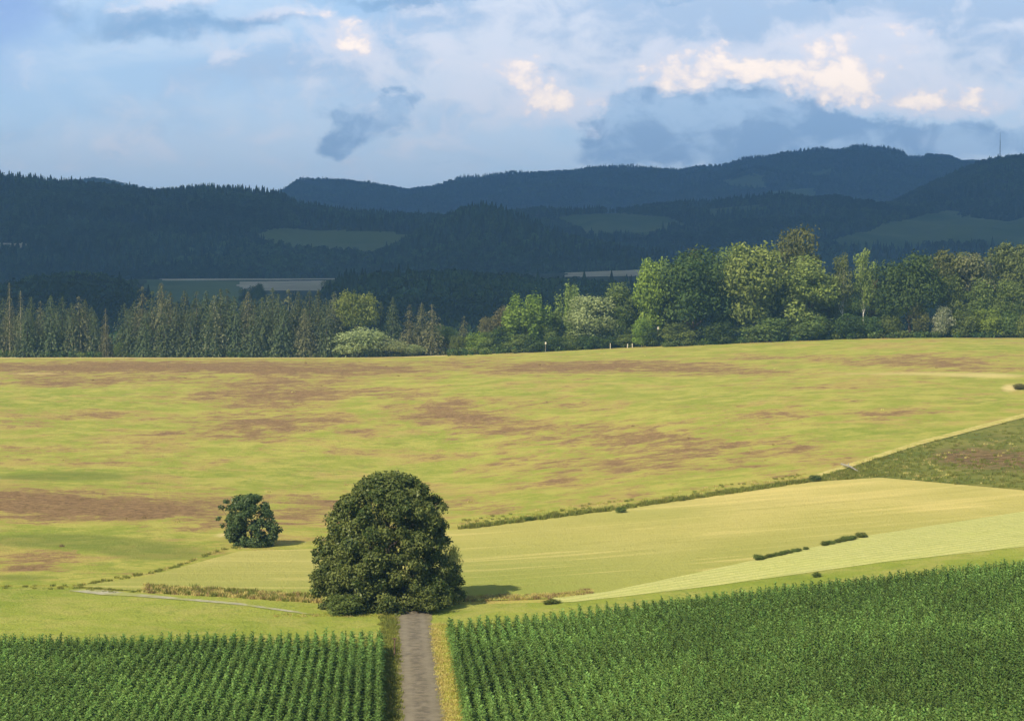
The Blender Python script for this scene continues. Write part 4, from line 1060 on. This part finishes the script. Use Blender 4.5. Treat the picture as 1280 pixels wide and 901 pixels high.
topdark = (field_([(200, 32, 120, 22, 1.0), (330, 30, 60, 10, .7), (520, 0, 130, 9, 1.0), (1010, 2, 60, 8, .9), (820, 0, 60, 6, .5), (60, 8, 80, 14, .5)]) + (nb1 - .5)*1.4).step(.20, 1.05)
c = mixc(nt, topdark*.85, c, lin(120, 156, 194))
fb_ = (field_([(437, 48, 48, 26, 1.35), (360, 20, 80, 11, .8), (230, 5, 40, 9, .9), (150, 8, 40, 7, .5), (560, 45, 50, 16, .65), (290, 68, 30, 8, .5), (655, 95, 45, 34, 1.15), (700, 128, 50, 22, 1.05), (756, 163, 15, 11, .95), (820, 85, 42, 26, 1.15), (900, 80, 50, 22, 1.05), (850, 110, 60, 22, .9),
                 (960, 100, 75, 28, 1.05), (1060, 95, 60, 30, 1.1), (1110, 45, 55, 32, 1.1), (1180, 118, 60, 20, 1.2), (1240, 122, 50, 16, 1.05), (1155, 170, 16, 16, .85), (540, 80, 60, 16, .45), (1020, 65, 80, 24, .6), (965, 180, 28, 8, .4), (760, 125, 60, 20, .6), (1000, 112, 80, 25, .7), (1120, 108, 60, 25, .6), (620, 80, 50, 30, .5), (600, 150, 90, 30, .25), (350, 60, 90, 20, .3)]))
wisp = fb_ + (nb1 - .5)*2.2 + (nw1 - .5)*.8
c = mixc(nt, wisp.step(.05, .95)*.75, c, lin(212, 216, 228))
vo = nt.nodes.new('ShaderNodeTexVoronoi'); vo.feature = 'F1'; vo.inputs['Scale'].default_value = 2.6; vo.inputs['Detail'].default_value = 3; vo.inputs['Roughness'].default_value = .55
nt.links.new(comb(U + (nw1 - .5)*.6, Vv*1.35 + (nw2 - .5)*.6).k, vo.inputs['Vector']); puff_ = S(nt, vo.outputs['Distance'])
core = fb_ + (puff_ - .64)*-1.1 + (nb1 - .5)*1.3
c = mixc(nt, core.step(.38, .98)*.92, c, mixc(nt, core.step(.55, 1.45), lin(226, 219, 222), lin(264, 246, 228)))
mass = (field_([(800, 150, 50, 36, 1.2), (880, 160, 90, 34, 1.2), (960, 155, 80, 28, 1.1), (1080, 165, 90, 34, 1.25), (1000, 205, 180, 26, .7), (1240, 175, 90, 26, 1.0), (760, 190, 80, 20, .5), (1190, 160, 40, 12, .4), (455, 155, 58, 22, .88), (425, 178, 30, 14, .8), (495, 137, 25, 12, .6), (540, 192, 30, 8, .5), (690, 85, 40, 14, .4), (760, 60, 60, 14, .4)])
        + (nb2 - .5)*1.5 + (nw2 - .5)*.4)
c = mixc(nt, mass.step(.30, .82)*.85, c, mixc(nt, (nsoft*.5 + nb1*.6).step(.48, .64), lin(122, 154, 191), lin(160, 188, 217)))
c = mixc(nt, dz.step(0.16, 0.40)*.75, c, S(nt, sky.outputs[0]))
c = mixc(nt, 0.06, c, S(nt, sky.outputs[0]))
nt.links.new(c.k, bg.inputs['Color']); nt.links.new(bg.outputs[0], out.inputs['Surface'])

# the cloud bank above the hills, out of the picture's top edge: it throws the hills into shade
m, nt, out, P = new_mat('cloud_vapour')
d = nt.nodes.new('ShaderNodeBsdfDiffuse'); t = nt.nodes.new('ShaderNodeBsdfTranslucent'); mx = nt.nodes.new('ShaderNodeMixShader')
d.inputs[0].default_value = t.inputs[0].default_value = (.75, .78, .82, 1); mx.inputs[0].default_value = .4
nt.links.new(d.outputs[0], mx.inputs[1]); nt.links.new(t.outputs[0], mx.inputs[2]); nt.links.new(mx.outputs[0], out.inputs['Surface'])
CZ = 1500.0
sh = 1/math.tan(ELEV)*CZ
cx0, cx1 = -2600 + AZX*sh, 2700 + AZX*sh; cy0, cy1 = 900 + AZY*sh, 8600 + AZY*sh
us = np.linspace(0, 1, 90); vs = np.linspace(0, 1, 110)
Uu, Vw = np.meshgrid(us, vs)
Xc = cx0 + (cx1-cx0)*Uu; Yc = cy0 + (cy1-cy0)*Vw
Yc = Yc + (vnoise(Xc + 20000, Yc + 20000, 160, 5) - .5)*60*(1 - Vw)**6
edge = np.minimum(np.minimum(Uu, 1-Uu)*8, np.minimum(Vw*40, (1-Vw)*8)).clip(0, 1)
puff = vnoise(Xc + 20000, Yc + 20000, 300, 6)*160 + vnoise(Xc + 20000, Yc + 20000, 110, 7)*70
Zt = CZ + np.sqrt(edge)*(120 + puff); Zb = CZ - np.sqrt(edge)*(15 + .35*vnoise(Xc + 20000, Yc + 20000, 220, 8)*90)
n, k = Xc.shape; i = np.arange(n*k).reshape(n, k)
Qt = np.stack([i[:-1, :-1], i[:-1, 1:], i[1:, 1:], i[1:, :-1]], -1).reshape(-1, 4)
Vt = np.stack([Xc, Yc, Zt], -1).reshape(-1, 3); Vb = np.stack([Xc, Yc, Zb - .5], -1).reshape(-1, 3)
ring = np.concatenate([i[0, :], i[1:, -1], i[-1, -2::-1], i[-2:0:-1, 0]]); nr = len(ring)
Qs = np.stack([ring, np.roll(ring, -1), np.roll(ring, -1) + n*k, ring + n*k], -1)[:, ::-1]
me = mesh_np('cloud', np.concatenate([Vt, Vb]), np.concatenate([Qt, Qt[:, ::-1] + n*k, Qs]), smooth=True, mats=[m])
tag(obj('cloud', me), kind='structure')

HAZE = 1.18e-4
m, nt, out, P = new_mat('haze_air')
pv = nt.nodes.new('ShaderNodeVolumePrincipled'); pv.inputs['Color'].default_value = (.26, .54, 1.0, 1); pv.inputs['Density'].default_value = HAZE; pv.inputs['Anisotropy'].default_value = 0.0
nt.links.new(pv.outputs[0], out.inputs['Volume'])
b = MB(); zlo, zhi = -160.0, 585.0
b.box((0, 4750, (zlo+zhi)/2), (18600, 15500, zhi-zlo))
hz = obj('haze', b.mesh('haze', m)); hz['kind'] = 'stuff'

# ------------------------------------------------------------------ render settings
vs_ = scene.view_settings
scene.display_settings.display_device = 'sRGB'
vs_.view_transform = 'Standard'; vs_.look = 'None'; vs_.exposure = EXPO; vs_.gamma = 1; vs_.use_curve_mapping = False
cy = scene.cycles
cy.use_denoising = True
cy.max_bounces = 6; cy.diffuse_bounces = 3; cy.glossy_bounces = 2; cy.transmission_bounces = 3; cy.volume_bounces = 1; cy.transparent_max_bounces = 4
cy.sample_clamp_indirect = 6.0
